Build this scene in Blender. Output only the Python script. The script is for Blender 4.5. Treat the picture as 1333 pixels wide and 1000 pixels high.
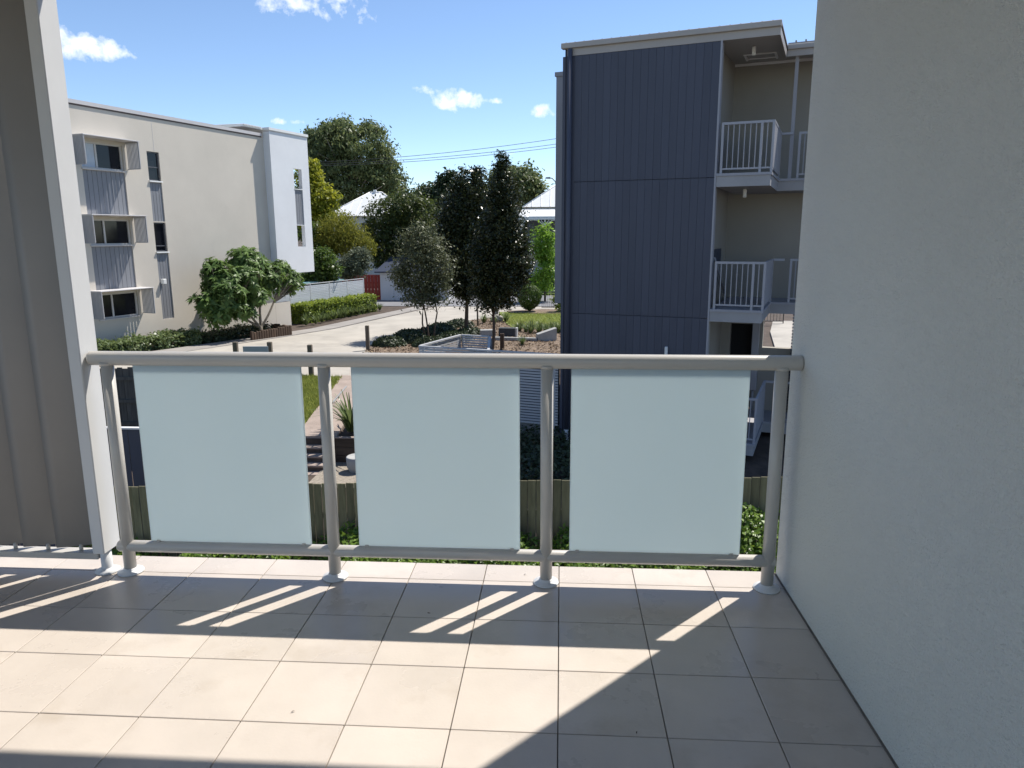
import bpy, bmesh, math, random
import numpy as np
from mathutils import Vector, Matrix

for o in list(bpy.data.objects):
    bpy.data.objects.remove(o, do_unlink=True)
S = bpy.context.scene
COL = S.collection
R = math.radians
rng = np.random.default_rng(7)
rnd = random.Random(11)

# ------------------------------------------------------------------ camera
cd = bpy.data.cameras.new('camera')
cam = bpy.data.objects.new('camera', cd)
COL.objects.link(cam)
right = Vector((0.997836, 0.065623, -0.004068))
down = Vector((0.009100, -0.199116, -0.979934))
fwd = Vector((-0.065117, 0.977776, -0.199282))
mw = Matrix.Identity(4)
for i in range(3):
    mw[i][0] = right[i]; mw[i][1] = -down[i]; mw[i][2] = -fwd[i]
mw[0][3], mw[1][3], mw[2][3] = -0.0032, -2.68, 1.508
cam.matrix_world = mw
cd.sensor_fit = 'HORIZONTAL'; cd.sensor_width = 36.0; cd.lens = 25.856
cd.clip_start = 0.05; cd.clip_end = 3000
S.camera = cam

# ------------------------------------------------------------------ light
SUN_EL, SUN_AZ = R(56.8), R(42.6)           # azimuth from +Y towards +X
sdir = Vector((math.sin(SUN_AZ) * math.cos(SUN_EL), math.cos(SUN_AZ) * math.cos(SUN_EL), math.sin(SUN_EL)))
sl = bpy.data.lights.new('sun', 'SUN'); sl.energy = 5.0; sl.angle = R(0.53); sl.color = (1.0, 0.95, 0.87)
so = bpy.data.objects.new('sun', sl); COL.objects.link(so)
so.rotation_euler = (-sdir).to_track_quat('-Z', 'Y').to_euler(); so.location = (20, 20, 40)

W = bpy.data.worlds.new('World'); S.world = W; W.use_nodes = True
wn, wl = W.node_tree.nodes, W.node_tree.links
wn.clear()
w_out = wn.new('ShaderNodeOutputWorld'); w_bg = wn.new('ShaderNodeBackground'); w_sky = wn.new('ShaderNodeTexSky')
w_sky.sky_type = 'NISHITA'; w_sky.sun_disc = False; w_sky.sun_elevation = SUN_EL; w_sky.sun_rotation = SUN_AZ
w_sky.altitude = 30; w_sky.air_density = 0.75; w_sky.dust_density = 0.0; w_sky.ozone_density = 2.5
SKY_STRENGTH = 0.13
w_bg.inputs[1].default_value = SKY_STRENGTH
wl.new(w_bg.outputs[0], w_out.inputs[0])

def wmath(op, a, b=None, c=None, clamp=False):
    n = wn.new('ShaderNodeMath'); n.operation = op; n.use_clamp = clamp
    for i, v in enumerate((a, b, c)):
        if v is None: continue
        if isinstance(v, (int, float)): n.inputs[i].default_value = v
        else: wl.new(v, n.inputs[i])
    return n.outputs[0]

w_tc = wn.new('ShaderNodeTexCoord')
w_noise = wn.new('ShaderNodeTexNoise'); w_noise.inputs['Scale'].default_value = 46; w_noise.inputs['Detail'].default_value = 8
w_noise.inputs['Roughness'].default_value = 0.58
wl.new(w_tc.outputs['Generated'], w_noise.inputs['Vector'])
# every cloud: a direction, angular half width, half height, density. Fair-weather cumulus all round the sky.
CLOUDS = [((-0.5188, 0.8306, 0.2025), .044, .017, 1.0), ((-0.2869, 0.9196, 0.2684), .075, .018, 1.0),
          ((-0.135, 0.9759, 0.168), .043, .014, 1.0), ((-0.163, 0.9699, 0.1775), .026, .008, .8),
          ((-0.0197, 0.9881, 0.1526), .018, .009, 1.0), ((-0.0664, 0.9925, 0.1029), .012, .004, .7),
          ((-0.337, 0.9314, 0.137), .02, .005, .55), ((-0.0898, 0.9821, 0.1656), .02, .005, .6), ((-0.41, 0.90, 0.146), .02, .005, .5)]
for k in range(8):
    a = R(40 + k * 36 + rnd.uniform(-6, 6)); e = R(rnd.uniform(9, 34))
    CLOUDS.append(((math.sin(a) * math.cos(e), math.cos(a) * math.cos(e), math.sin(e)), rnd.uniform(.04, .09), rnd.uniform(.014, .024), 1.0))
near = None
for d, hw, hh, den in CLOUDS:
    d = Vector(d).normalized(); rx = d.cross(Vector((0, 0, 1))).normalized(); up = rx.cross(d)
    mt = Matrix((rx, d, up)).transposed()
    mp = wn.new('ShaderNodeMapping'); mp.vector_type = 'TEXTURE'
    mp.inputs['Location'].default_value = d; mp.inputs['Rotation'].default_value = mt.to_euler(); mp.inputs['Scale'].default_value = (hw, .35, hh)
    wl.new(w_tc.outputs['Generated'], mp.inputs['Vector'])
    n = wn.new('ShaderNodeVectorMath'); n.operation = 'DOT_PRODUCT'
    wl.new(mp.outputs[0], n.inputs[0]); wl.new(mp.outputs[0], n.inputs[1])
    q = wmath('ADD', n.outputs['Value'], (1 - den) * 1.2)
    near = q if near is None else wmath('MINIMUM', near, q)
e = wmath('ADD', wmath('SUBTRACT', 1.0, near), wmath('MULTIPLY', wmath('SUBTRACT', w_noise.outputs['Fac'], 0.53), 5.2))
total = wmath('MULTIPLY', e, 0.7, clamp=True)
w_mix = wn.new('ShaderNodeMix'); w_mix.data_type = 'RGBA'
w_tint = wn.new('ShaderNodeMix'); w_tint.data_type = 'RGBA'; w_tint.blend_type = 'MULTIPLY'; w_tint.inputs[0].default_value = 1
wl.new(w_sky.outputs[0], w_tint.inputs[6]); w_tint.inputs[7].default_value = (1.0, 1.0, 1.0, 1)
wl.new(total, w_mix.inputs[0]); wl.new(w_tint.outputs[2], w_mix.inputs[6])
w_mix.inputs[7].default_value = (7.2, 7.4, 7.7, 1)
wl.new(w_mix.outputs[2], w_bg.inputs[0])

vs = S.view_settings
vs.view_transform = 'Standard'; vs.look = 'None'; vs.gamma = 1; vs.use_curve_mapping = False; vs.exposure = 0.48
S.render.engine = 'CYCLES'
S.cycles.max_bounces = 7; S.cycles.diffuse_bounces = 4; S.cycles.transmission_bounces = 6

# ------------------------------------------------------------------ materials
MATS = {}
def M(name, col, rough=.6, var=.1, vscale=2.0, bump=0, bscale=80, metal=0, spec=.4, rand=0, streak=None, dirt=None, rvar=0):
    m = bpy.data.materials.new(name); m.use_nodes = True
    nt = m.node_tree; N, L = nt.nodes, nt.links
    b = N['Principled BSDF']
    b.inputs['Roughness'].default_value = rough; b.inputs['Metallic'].default_value = metal
    b.inputs['Specular IOR Level'].default_value = spec
    tc = N.new('ShaderNodeTexCoord')
    vec = tc.outputs['Object']
    if streak:
        mp = N.new('ShaderNodeMapping'); mp.inputs['Scale'].default_value = streak; L.new(vec, mp.inputs[0]); vec = mp.outputs[0]
    if rand:
        oi = N.new('ShaderNodeObjectInfo'); vm = N.new('ShaderNodeVectorMath'); vm.operation = 'MULTIPLY_ADD'
        vm.inputs[1].default_value = (1, 1, 1); L.new(vec, vm.inputs[0])
        cx = N.new('ShaderNodeCombineXYZ'); ml = N.new('ShaderNodeMath'); ml.operation = 'MULTIPLY'; ml.inputs[1].default_value = 37
        L.new(oi.outputs['Random'], ml.inputs[0]); L.new(ml.outputs[0], cx.inputs[0]); L.new(ml.outputs[0], cx.inputs[2])
        L.new(cx.outputs[0], vm.inputs[2]); vec = vm.outputs[0]
    n = N.new('ShaderNodeTexNoise'); n.inputs['Scale'].default_value = vscale; n.inputs['Detail'].default_value = 7; n.inputs['Roughness'].default_value = .6
    L.new(vec, n.inputs['Vector'])
    rp = N.new('ShaderNodeMapRange'); rp.inputs[1].default_value = .28; rp.inputs[2].default_value = .72
    L.new(n.outputs['Fac'], rp.inputs[0])
    mx = N.new('ShaderNodeMix'); mx.data_type = 'RGBA'
    c1 = tuple(max(0, c * (1 - var)) for c in col); c2 = tuple(min(1, c * (1 + var)) for c in col)
    mx.inputs[6].default_value = (*c1, 1); mx.inputs[7].default_value = (*c2, 1)
    L.new(rp.outputs[0], mx.inputs[0])
    out = mx.outputs[2]
    if dirt:                                   # (colour, noise scale, threshold, strength): stains with a shape of their own
        dn = N.new('ShaderNodeTexNoise'); dn.inputs['Scale'].default_value = dirt[1]; dn.inputs['Detail'].default_value = 9; dn.inputs['Roughness'].default_value = .66
        L.new(vec, dn.inputs['Vector'])
        dr = N.new('ShaderNodeMapRange'); dr.inputs[1].default_value = dirt[2]; dr.inputs[2].default_value = dirt[2] + .16; dr.inputs[4].default_value = dirt[3]
        L.new(dn.outputs['Fac'], dr.inputs[0])
        dm = N.new('ShaderNodeMix'); dm.data_type = 'RGBA'; L.new(dr.outputs[0], dm.inputs[0]); L.new(out, dm.inputs[6]); dm.inputs[7].default_value = (*dirt[0], 1)
        out = dm.outputs[2]
    if rand:
        hs = N.new('ShaderNodeHueSaturation'); mr = N.new('ShaderNodeMapRange')
        mr.inputs[3].default_value = 1 - rand; mr.inputs[4].default_value = 1 + rand
        L.new(oi.outputs['Random'], mr.inputs[0]); L.new(mr.outputs[0], hs.inputs['Value']); L.new(out, hs.inputs['Color']); out = hs.outputs[0]
    L.new(out, b.inputs['Base Color'])
    if rvar:
        rr = N.new('ShaderNodeMapRange'); rr.inputs[3].default_value = rough - rvar; rr.inputs[4].default_value = rough + rvar
        L.new(rp.outputs[0], rr.inputs[0]); L.new(rr.outputs[0], b.inputs['Roughness'])
    if bump:
        bn = N.new('ShaderNodeTexNoise'); bn.inputs['Scale'].default_value = bscale; bn.inputs['Detail'].default_value = 4
        L.new(tc.outputs['Object'] if not streak else vec, bn.inputs['Vector'])
        bp = N.new('ShaderNodeBump'); bp.inputs['Strength'].default_value = bump; bp.inputs['Distance'].default_value = .02
        L.new(bn.outputs['Fac'], bp.inputs['Height']); L.new(bp.outputs[0], b.inputs['Normal'])
    MATS[name] = m
    return m

def leafmat(name, c1, c2, rough=.45, trans=.25, spec=.4):
    m = bpy.data.materials.new(name); m.use_nodes = True
    nt = m.node_tree; N, L = nt.nodes, nt.links
    b = N['Principled BSDF']; b.inputs['Roughness'].default_value = rough; b.inputs['Specular IOR Level'].default_value = spec
    at = N.new('ShaderNodeAttribute'); at.attribute_name = 'leaf'
    mx = N.new('ShaderNodeMix'); mx.data_type = 'RGBA'; mx.inputs[6].default_value = (*c1, 1); mx.inputs[7].default_value = (*c2, 1)
    L.new(at.outputs['Fac'], mx.inputs[0]); L.new(mx.outputs[2], b.inputs['Base Color'])
    tr = N.new('ShaderNodeBsdfTranslucent')
    hs = N.new('ShaderNodeHueSaturation'); hs.inputs['Value'].default_value = 1.25; hs.inputs['Hue'].default_value = .49
    L.new(mx.outputs[2], hs.inputs['Color']); L.new(hs.outputs[0], tr.inputs[0])
    ms = N.new('ShaderNodeMixShader'); ms.inputs[0].default_value = trans
    L.new(b.outputs[0], ms.inputs[1]); L.new(tr.outputs[0], ms.inputs[2])
    L.new(ms.outputs[0], N['Material Output'].inputs[0])
    MATS[name] = m
    return m

M('tile', (.505, .447, .39), .30, .10, 2.0, .03, 90, rand=.022, dirt=((.40, .34, .275), 2.9, .55, .65), rvar=.08, spec=.45)
M('grout', (.14, .12, .10), .9, .2, 30)
M('render_white', (.86, .86, .80), .85, .025, 1.6, 1.0, 150, dirt=((.78, .78, .72), .9, .60, .4))
M('slab', (.82, .81, .78), .85, .05, 2, .2, 60)
M('alu', (.48, .455, .415), .34, .04, 4, .02, 200, spec=.5, dirt=((.36, .34, .31), 9, .62, .4))
M('alu_light', (.62, .62, .615), .5, .03, 4, .02, 160, spec=.4)
M('blade', (.31, .295, .278), .55, .05, 2.2, 0, spec=.3, rand=.02)
M('lb_render', (.60, .55, .475), .9, .06, .5, .25, 30, dirt=((.50, .46, .40), .8, .60, .5))
M('lb_white', (.72, .73, .745), .85, .04, .8, .25, 24, dirt=((.62, .62, .63), 1.2, .60, .5))
M('lb_cap', (.56, .54, .54), .5, .05, 1)
M('shadow_gap', (.12, .10, .10), .8, .05, 1)
M('lb_board', (.225, .232, .25), .6, .06, 2, rand=.04)
M('screen_grey', (.40, .40, .415), .5, .05, 3, rand=.04)
M('win_frame', (.62, .60, .57), .45, .03, 3)
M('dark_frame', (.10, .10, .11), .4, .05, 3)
M('pane_dark', (.010, .011, .016), .08, .1, 2, spec=.35)
M('blind', (.55, .62, .70), .7, .06, 4)
M('db_board', (.070, .077, .106), .5, .13, .8, .04, 60, rand=.018, streak=(1, 1, .25), spec=.35)
M('db_backing', (.045, .050, .075), .7, .1, 1)
M('db_trim', (.34, .34, .37), .5, .04, 2)
M('db_fascia', (.42, .39, .36), .6, .05, 1.5)
M('db_beige', (.31, .29, .255), .9, .05, 1.0, .15, 40)
M('db_soffit', (.42, .405, .375), .85, .04, 1)
M('db_slab', (.36, .355, .36), .85, .10, 1.5, .15, 30, dirt=((.30, .29, .28), 3, .58, .5))
M('db_rail', (.37, .37, .40), .45, .04, 3)
M('fin_grey', (.30, .295, .31), .85, .05, 1.2, .15, 30)
M('white_paint', (.78, .78, .76), .5, .04, 2)
M('pvc', (.62, .62, .60), .4, .04, 5)
M('interior_shade', (.012, .012, .013), .8, .1, 2)
M('concrete', (.375, .345, .30), .9, .14, .7, .2, 20, dirt=((.27, .25, .22), .5, .50, .7))
M('concrete_strip', (.27, .25, .23), .9, .14, 1.2, .25, 24)
M('path', (.33, .265, .225), .92, .18, 3.0, .35, 30, dirt=((.24, .19, .16), 2.5, .52, .6))
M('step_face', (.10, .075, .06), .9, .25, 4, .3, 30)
M('asphalt', (.19, .19, .20), .9, .12, .6, .3, 30)
M('soil', (.075, .055, .042), .95, .4, 3.0, .6, 22)
M('mulch', (.17, .125, .09), .95, .5, 5.0, .9, 26, dirt=((.34, .25, .17), 9, .55, .7))
M('gravel', (.27, .235, .19), .95, .4, 16.0, .8, 40)
M('turf', (.15, .185, .04), .95, .35, 2.5, .7, 40, dirt=((.20, .17, .06), 3, .60, .6))
M('verge', (.075, .11, .025), .95, .35, 1.5, .7, 30)
M('paling', (.16, .145, .085), .9, .35, 5, .35, 40, rand=.22, streak=(3, 3, .35), dirt=((.07, .085, .045), 3, .55, .7))
M('paling_dark', (.085, .08, .07), .92, .35, 4, .35, 40, rand=.25, streak=(3, 3, .35))
M('navy_sheet', (.05, .058, .085), .5, .08, 2)
M('timber_dark', (.075, .048, .032), .9, .35, 4, .4, 40, rand=.2, streak=(1, 1, .3))
M('timber_post', (.13, .11, .085), .9, .3, 6, .3, 50, rand=.15, streak=(3, 3, .4))
M('sleeper', (.085, .060, .042), .92, .3, 4, .4, 40, streak=(.4, 3, 3), rand=.15)
M('sign_grey', (.33, .36, .39), .5, .05, 3)
M('slat_white', (.47, .47, .48), .55, .05, 2, rand=.04)
M('light_fence', (.48, .50, .53), .6, .06, 1.5, rand=.05)
M('teal_sheet', (.20, .36, .36), .6, .1, 2)
M('red_sheet', (.30, .035, .025), .55, .12, 1.5)
M('garage_white', (.60, .60, .62), .8, .05, 1)
M('roof_navy', (.03, .04, .07), .5, .1, 2)
M('roof_white', (.74, .74, .72), .4, .05, 1.5, metal=0, dirt=((.60, .58, .55), 2, .62, .5))
M('weatherboard', (.62, .62, .60), .7, .05, 2)
M('concrete_block', (.36, .36, .35), .9, .15, 3, .3, 30)
M('dark_block', (.06, .065, .07), .8, .2, 4, .2, 40)
M('boulder', (.36, .33, .29), .95, .25, 4, .6, 14)
M('bark_brown', (.105, .075, .055), .95, .3, 9, .6, 40, streak=(2, 2, .5))
M('bark_grey', (.20, .175, .14), .95, .3, 9, .5, 40, streak=(2, 2, .5))
M('bark_pale', (.38, .34, .29), .9, .3, 5, .4, 30, streak=(2, 2, .5))
M('steel_grey', (.28, .28, .28), .5, .1, 5)
M('black_steel', (.03, .03, .03), .5, .1, 5)
M('wire', (.05, .05, .055), .6, .1, 5)
M('seal', (.75, .75, .72), .6, .05, 5)

leafmat('leaf_gum', (.062, .092, .036), (.20, .24, .095), .5, .38, .35)
leafmat('leaf_yellow', (.13, .17, .014), (.40, .40, .04), .5, .5, .3)
leafmat('leaf_olive', (.11, .13, .02), (.25, .25, .04), .6, .5, .25)
leafmat('leaf_green', (.035, .07, .014), (.115, .18, .03), .42, .4, .4)
leafmat('leaf_bright', (.10, .21, .02), (.24, .40, .05), .45, .5, .4)
leafmat('leaf_mid', (.026, .045, .012), (.11, .14, .035), .45, .35, .35)
leafmat('leaf_grey', (.075, .095, .055), (.17, .195, .12), .6, .2, .3)
leafmat('leaf_dark', (.016, .030, .011), (.055, .082, .028), .40, .22, .35)
leafmat('leaf_mag', (.013, .021, .007), (.055, .066, .022), .28, .16, .32)
leafmat('leaf_slim', (.055, .07, .035), (.16, .175, .09), .5, .28, .35)
leafmat('leaf_frangi', (.05, .10, .025), (.17, .26, .07), .45, .32, .3)
leafmat('leaf_hedge', (.08, .13, .018), (.30, .37, .05), .45, .4, .35)
leafmat('leaf_strap', (.06, .10, .03), (.19, .24, .09), .4, .3, .45)
leafmat('leaf_cover', (.06, .12, .015), (.19, .29, .04), .4, .3, .4)
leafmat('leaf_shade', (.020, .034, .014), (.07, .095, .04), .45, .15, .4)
leafmat('leaf_litter', (.07, .045, .028), (.36, .27, .18), .8, .1, .2)
leafmat('grass', (.13, .18, .03), (.36, .39, .11), .6, .45, .2)

def glassmat():
    m = bpy.data.materials.new('frosted_glass'); m.use_nodes = True
    N, L = m.node_tree.nodes, m.node_tree.links
    N.remove(N['Principled BSDF'])
    tc = N.new('ShaderNodeTexCoord'); n = N.new('ShaderNodeTexNoise'); n.inputs['Scale'].default_value = 2.6; n.inputs['Detail'].default_value = 6
    mp = N.new('ShaderNodeMapping'); mp.inputs['Scale'].default_value = (1.3, 1, .8); L.new(tc.outputs['Object'], mp.inputs[0]); L.new(mp.outputs[0], n.inputs['Vector'])
    mx = N.new('ShaderNodeMix'); mx.data_type = 'RGBA'; mx.inputs[6].default_value = (.835, .925, .935, 1); mx.inputs[7].default_value = (.885, .96, .965, 1)
    L.new(n.outputs['Fac'], mx.inputs[0])
    t = N.new('ShaderNodeBsdfTranslucent'); L.new(mx.outputs[2], t.inputs[0])
    d = N.new('ShaderNodeBsdfDiffuse'); d.inputs[0].default_value = (.69, .775, .775, 1)
    a = N.new('ShaderNodeMixShader'); a.inputs[0].default_value = .32; L.new(t.outputs[0], a.inputs[1]); L.new(d.outputs[0], a.inputs[2])
    g = N.new('ShaderNodeBsdfGlossy'); g.inputs['Roughness'].default_value = .28
    f = N.new('ShaderNodeFresnel'); f.inputs[0].default_value = 1.35
    s = N.new('ShaderNodeMixShader'); L.new(f.outputs[0], s.inputs[0]); L.new(a.outputs[0], s.inputs[1]); L.new(g.outputs[0], s.inputs[2])
    L.new(s.outputs[0], N['Material Output'].inputs[0])
    MATS['frosted_glass'] = m
glassmat()

# ------------------------------------------------------------------ helpers
def link(name, me, mat=None, parent=None, loc=None, rotz=None):
    o = bpy.data.objects.new(name, me); COL.objects.link(o)
    if mat and me is not None and not me.materials: me.materials.append(MATS[mat])
    if parent: o.parent = parent
    if loc: o.location = loc
    if rotz: o.rotation_euler = (0, 0, rotz)
    return o

def tag(o, label, cat, group=None):
    o['label'] = label; o['category'] = cat
    if group: o['group'] = group
    return o
def struct(o, label=None):
    o['kind'] = 'structure'
    if label: o['label'] = label
    return o
def empty(name, loc=(0, 0, 0), rotz=0):
    o = bpy.data.objects.new(name, None); COL.objects.link(o)
    o.location = loc; o.rotation_euler = (0, 0, rotz); o.empty_display_size = .1
    return o

class MB:
    """collects shapes, then links them as ONE mesh object"""
    def __init__(s): s.v = []; s.f = []; s.sm = []
    def add(s, vs, fs, smooth=False):
        b = len(s.v); s.v += [tuple(v) for v in vs]
        for f in fs: s.f.append(tuple(i + b for i in f)); s.sm.append(smooth)
        return s
    def box(s, x0, x1, y0, y1, z0, z1):
        vs = [(x, y, z) for z in (z0, z1) for y in (y0, y1) for x in (x0, x1)]
        return s.add(vs, [(0, 2, 3, 1), (4, 5, 7, 6), (0, 1, 5, 4), (2, 6, 7, 3), (0, 4, 6, 2), (1, 3, 7, 5)])
    def hexa(s, p):      # 8 points, same order as box
        return s.add(p, [(0, 2, 3, 1), (4, 5, 7, 6), (0, 1, 5, 4), (2, 6, 7, 3), (0, 4, 6, 2), (1, 3, 7, 5)])
    def bbox(s, x0, x1, y0, y1, z0, z1, b=.002):     # box with chamfered edges
        bm = bmesh.new(); bmesh.ops.create_cube(bm, size=1)
        for v in bm.verts: v.co = Vector(((x0 + x1) / 2 + v.co.x * (x1 - x0), (y0 + y1) / 2 + v.co.y * (y1 - y0), (z0 + z1) / 2 + v.co.z * (z1 - z0)))
        bmesh.ops.bevel(bm, geom=bm.edges[:] + bm.verts[:], offset=b, segments=1, affect='EDGES')
        bm.verts.index_update()
        s.add([v.co[:] for v in bm.verts], [tuple(v.index for v in f.verts) for f in bm.faces]); bm.free()
        return s
    def tube(s, pts, rad, n=10, cap=True, smooth=True):
        pts = [Vector(p) for p in pts]
        if not isinstance(rad, (list, tuple)): rad = [rad] * len(pts)
        vs = []; fs = []
        for i, p in enumerate(pts):
            d = (pts[min(i + 1, len(pts) - 1)] - pts[max(i - 1, 0)]).normalized()
            a = d.orthogonal().normalized() if abs(d.z) < .95 else d.cross(Vector((0, 1, 0))).normalized()
            if abs(d.z) < .95: a = d.cross(Vector((0, 0, 1))).normalized()
            b = d.cross(a)
            for k in range(n):
                t = 2 * math.pi * k / n; vs.append(p + (a * math.cos(t) + b * math.sin(t)) * rad[i])
        for i in range(len(pts) - 1):
            for k in range(n):
                k2 = (k + 1) % n; fs.append((i * n + k, i * n + k2, (i + 1) * n + k2, (i + 1) * n + k))
        s.add(vs, fs, smooth)
        if cap:
            s.add([], []); b = len(s.v) - len(vs)
            s.f.append(tuple(b + k for k in range(n))[::-1]); s.sm.append(False)
            s.f.append(tuple(b + (len(pts) - 1) * n + k for k in range(n))); s.sm.append(False)
        return s
    def lathe(s, prof, n=20, c=(0, 0), smooth=True):
        vs = [(c[0] + r * math.cos(2 * math.pi * k / n), c[1] + r * math.sin(2 * math.pi * k / n), z) for r, z in prof for k in range(n)]
        fs = [(i * n + k, i * n + (k + 1) % n, (i + 1) * n + (k + 1) % n, (i + 1) * n + k) for i in range(len(prof) - 1) for k in range(n)]
        fs.append(tuple((len(prof) - 1) * n + k for k in range(n)))
        return s.add(vs, fs, smooth)
    def mesh(s, name):
        me = bpy.data.meshes.new(name); me.from_pydata(s.v, [], s.f)
        me.polygons.foreach_set('use_smooth', s.sm); me.update()
        bm = bmesh.new(); bm.from_mesh(me); bmesh.ops.recalc_face_normals(bm, faces=bm.faces); bm.to_mesh(me); bm.free()
        return me
    def build(s, name, mat, parent=None, loc=None, rotz=None):
        return link(name, s.mesh(name), mat, parent, loc, rotz)

def repeat(name, me, mat, parent, spots):
    """alike pieces: one object each, sharing mesh data"""
    out = []
    for sp in spots:
        out.append(link(name, me, mat, parent, sp[:3], sp[3] if len(sp) > 3 else None))
    return out

def mesh_np(name, V, F, attr=None, smooth=False):
    V = np.asarray(V, np.float32); F = np.asarray(F, np.int32)
    me = bpy.data.meshes.new(name); k = F.shape[1]
    me.vertices.add(len(V)); me.vertices.foreach_set('co', V.ravel())
    me.loops.add(F.size); me.loops.foreach_set('vertex_index', F.ravel())
    me.polygons.add(len(F)); me.polygons.foreach_set('loop_start', np.arange(0, F.size, k, dtype=np.int32))
    me.polygons.foreach_set('loop_total', np.full(len(F), k, np.int32))
    if attr is not None:
        a = me.attributes.new('leaf', 'FLOAT', 'FACE'); a.data.foreach_set('value', np.asarray(attr, np.float32))
    me.update(calc_edges=True); me.validate()
    return me

def unit(a): return a / np.maximum(np.linalg.norm(a, axis=1, keepdims=True), 1e-9)

def leaves(P, D, Nn, length, width, fold=.18, var=None):
    """rhombic folded leaves: P base, D direction, Nn normal"""
    n = len(P); D = unit(D); Sd = unit(np.cross(D, Nn)); Nn = np.cross(Sd, D)
    length = np.broadcast_to(np.asarray(length, float).reshape(-1, 1), (n, 1)); width = np.broadcast_to(np.asarray(width, float).reshape(-1, 1), (n, 1))
    mid = P + D * length * .45
    V = np.stack([P, mid + Sd * width * .5 + Nn * width * fold, P + D * length - Nn * length * .08, mid - Sd * width * .5 + Nn * width * fold], 1).reshape(-1, 3)
    F = np.arange(4 * n).reshape(-1, 4)
    if var is None: var = rng.random(n)
    return V, F, var

def crown_np(lobes, n, size, per=26, clump=.30, droop=.0, flat=.75, aspect=.5, inner=.5):
    lo = np.array(lobes, float); w = (lo[:, 3] * lo[:, 4] * lo[:, 5]) ** (2 / 3); w /= w.sum()
    nc = max(6, n // per)
    k = rng.choice(len(lo), nc, p=w)
    d = unit(rng.normal(size=(nc, 3))); r = inner + (1 - inner) * rng.random((nc, 1)) ** .6
    cc = lo[k, :3] + d * r * lo[k, 3:] * (.86 + .2 * rng.random((nc, 1)))
    cvar = rng.random(nc)
    csz = clump * (.6 + .8 * rng.random(nc)) * (w[k] / w.max()) ** .25
    j = rng.integers(0, nc, n)
    off = rng.normal(size=(n, 3)) * np.array([1, 1, flat]) * csz[j][:, None] * .55
    P = cc[j] + off
    out = unit(unit(P - lo[k[j], :3]) * .6 + rng.normal(size=(n, 3)) * .7 + np.array([0, 0, .45]))
    D = unit(np.cross(out, rng.normal(size=(n, 3)))) + np.array([0, 0, -droop])
    L_ = size * (.45 + 1.05 * rng.random(n) ** 1.4)
    return leaves(P, D, out, L_, L_ * aspect, var=np.clip(cvar[j] * .65 + rng.random(n) * .45 - .05, 0, 1)), cc

def limb(mb, p0, p1, r0, r1, bend=.12, n=6, seg=4):
    p0 = Vector(p0); p1 = Vector(p1); L_ = (p1 - p0).length
    o = Vector((rnd.uniform(-1, 1), rnd.uniform(-1, 1), rnd.uniform(0, .6))) * L_ * bend
    pts = [p0.lerp(p1, t / seg) + o * math.sin(math.pi * t / seg) for t in range(seg + 1)]
    mb.tube(pts, [r0 + (r1 - r0) * t / seg for t in range(seg + 1)], n, cap=False)

def make_tree(name, key, label, leafm, bark, n, size, trunk_r, fork, group=None, limbs=14, yoff=0, stems=1, **kw):
    base, lobes = TREES[key]
    t = empty(name, (base[0], base[1] + yoff, base[2]))
    tag(t, label, 'tree', group)
    (V, F, a), cc = crown_np(lobes, n, size, **kw)
    link('crown', mesh_np('crown', V, F, a), leafm, t)
    mb = MB()
    lo = np.array(lobes); ctr = Vector(np.average(lo[:, :3], axis=0, weights=lo[:, 3] * lo[:, 5]))
    fp = Vector((ctr.x * .35, 0, fork))
    for q in range(stems):
        a_ = q * 2.2; b0 = Vector((math.cos(a_) * .12, math.sin(a_) * .12, -.25)) if stems > 1 else Vector((0, 0, -.25))
        f2 = fp + Vector((math.cos(a_) * .42, math.sin(a_) * .3, q * .2)) if stems > 1 else fp
        limb(mb, b0, f2, trunk_r, trunk_r * .72, .05 if stems == 1 else .09, 9, 5)
        top = Vector((ctr.x + (math.cos(a_) * .3 if stems > 1 else 0), 0, max(lo[:, 2] + lo[:, 5] * .4)))
        limb(mb, f2, top, trunk_r * .72, trunk_r * .15, .06, 7, 6)
        for c in cc[rng.choice(len(cc), max(3, limbs // stems))]:
            c = Vector(c); h = rnd.uniform(.0, .6)
            s0 = f2.lerp(top, h)
            if c.z < s0.z - .3: s0 = f2
            limb(mb, s0, c, trunk_r * .38 * (1 - h * .5), trunk_r * .06, .1, 5, 4)
    mb.build('trunk', bark, t)
    return t
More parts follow.
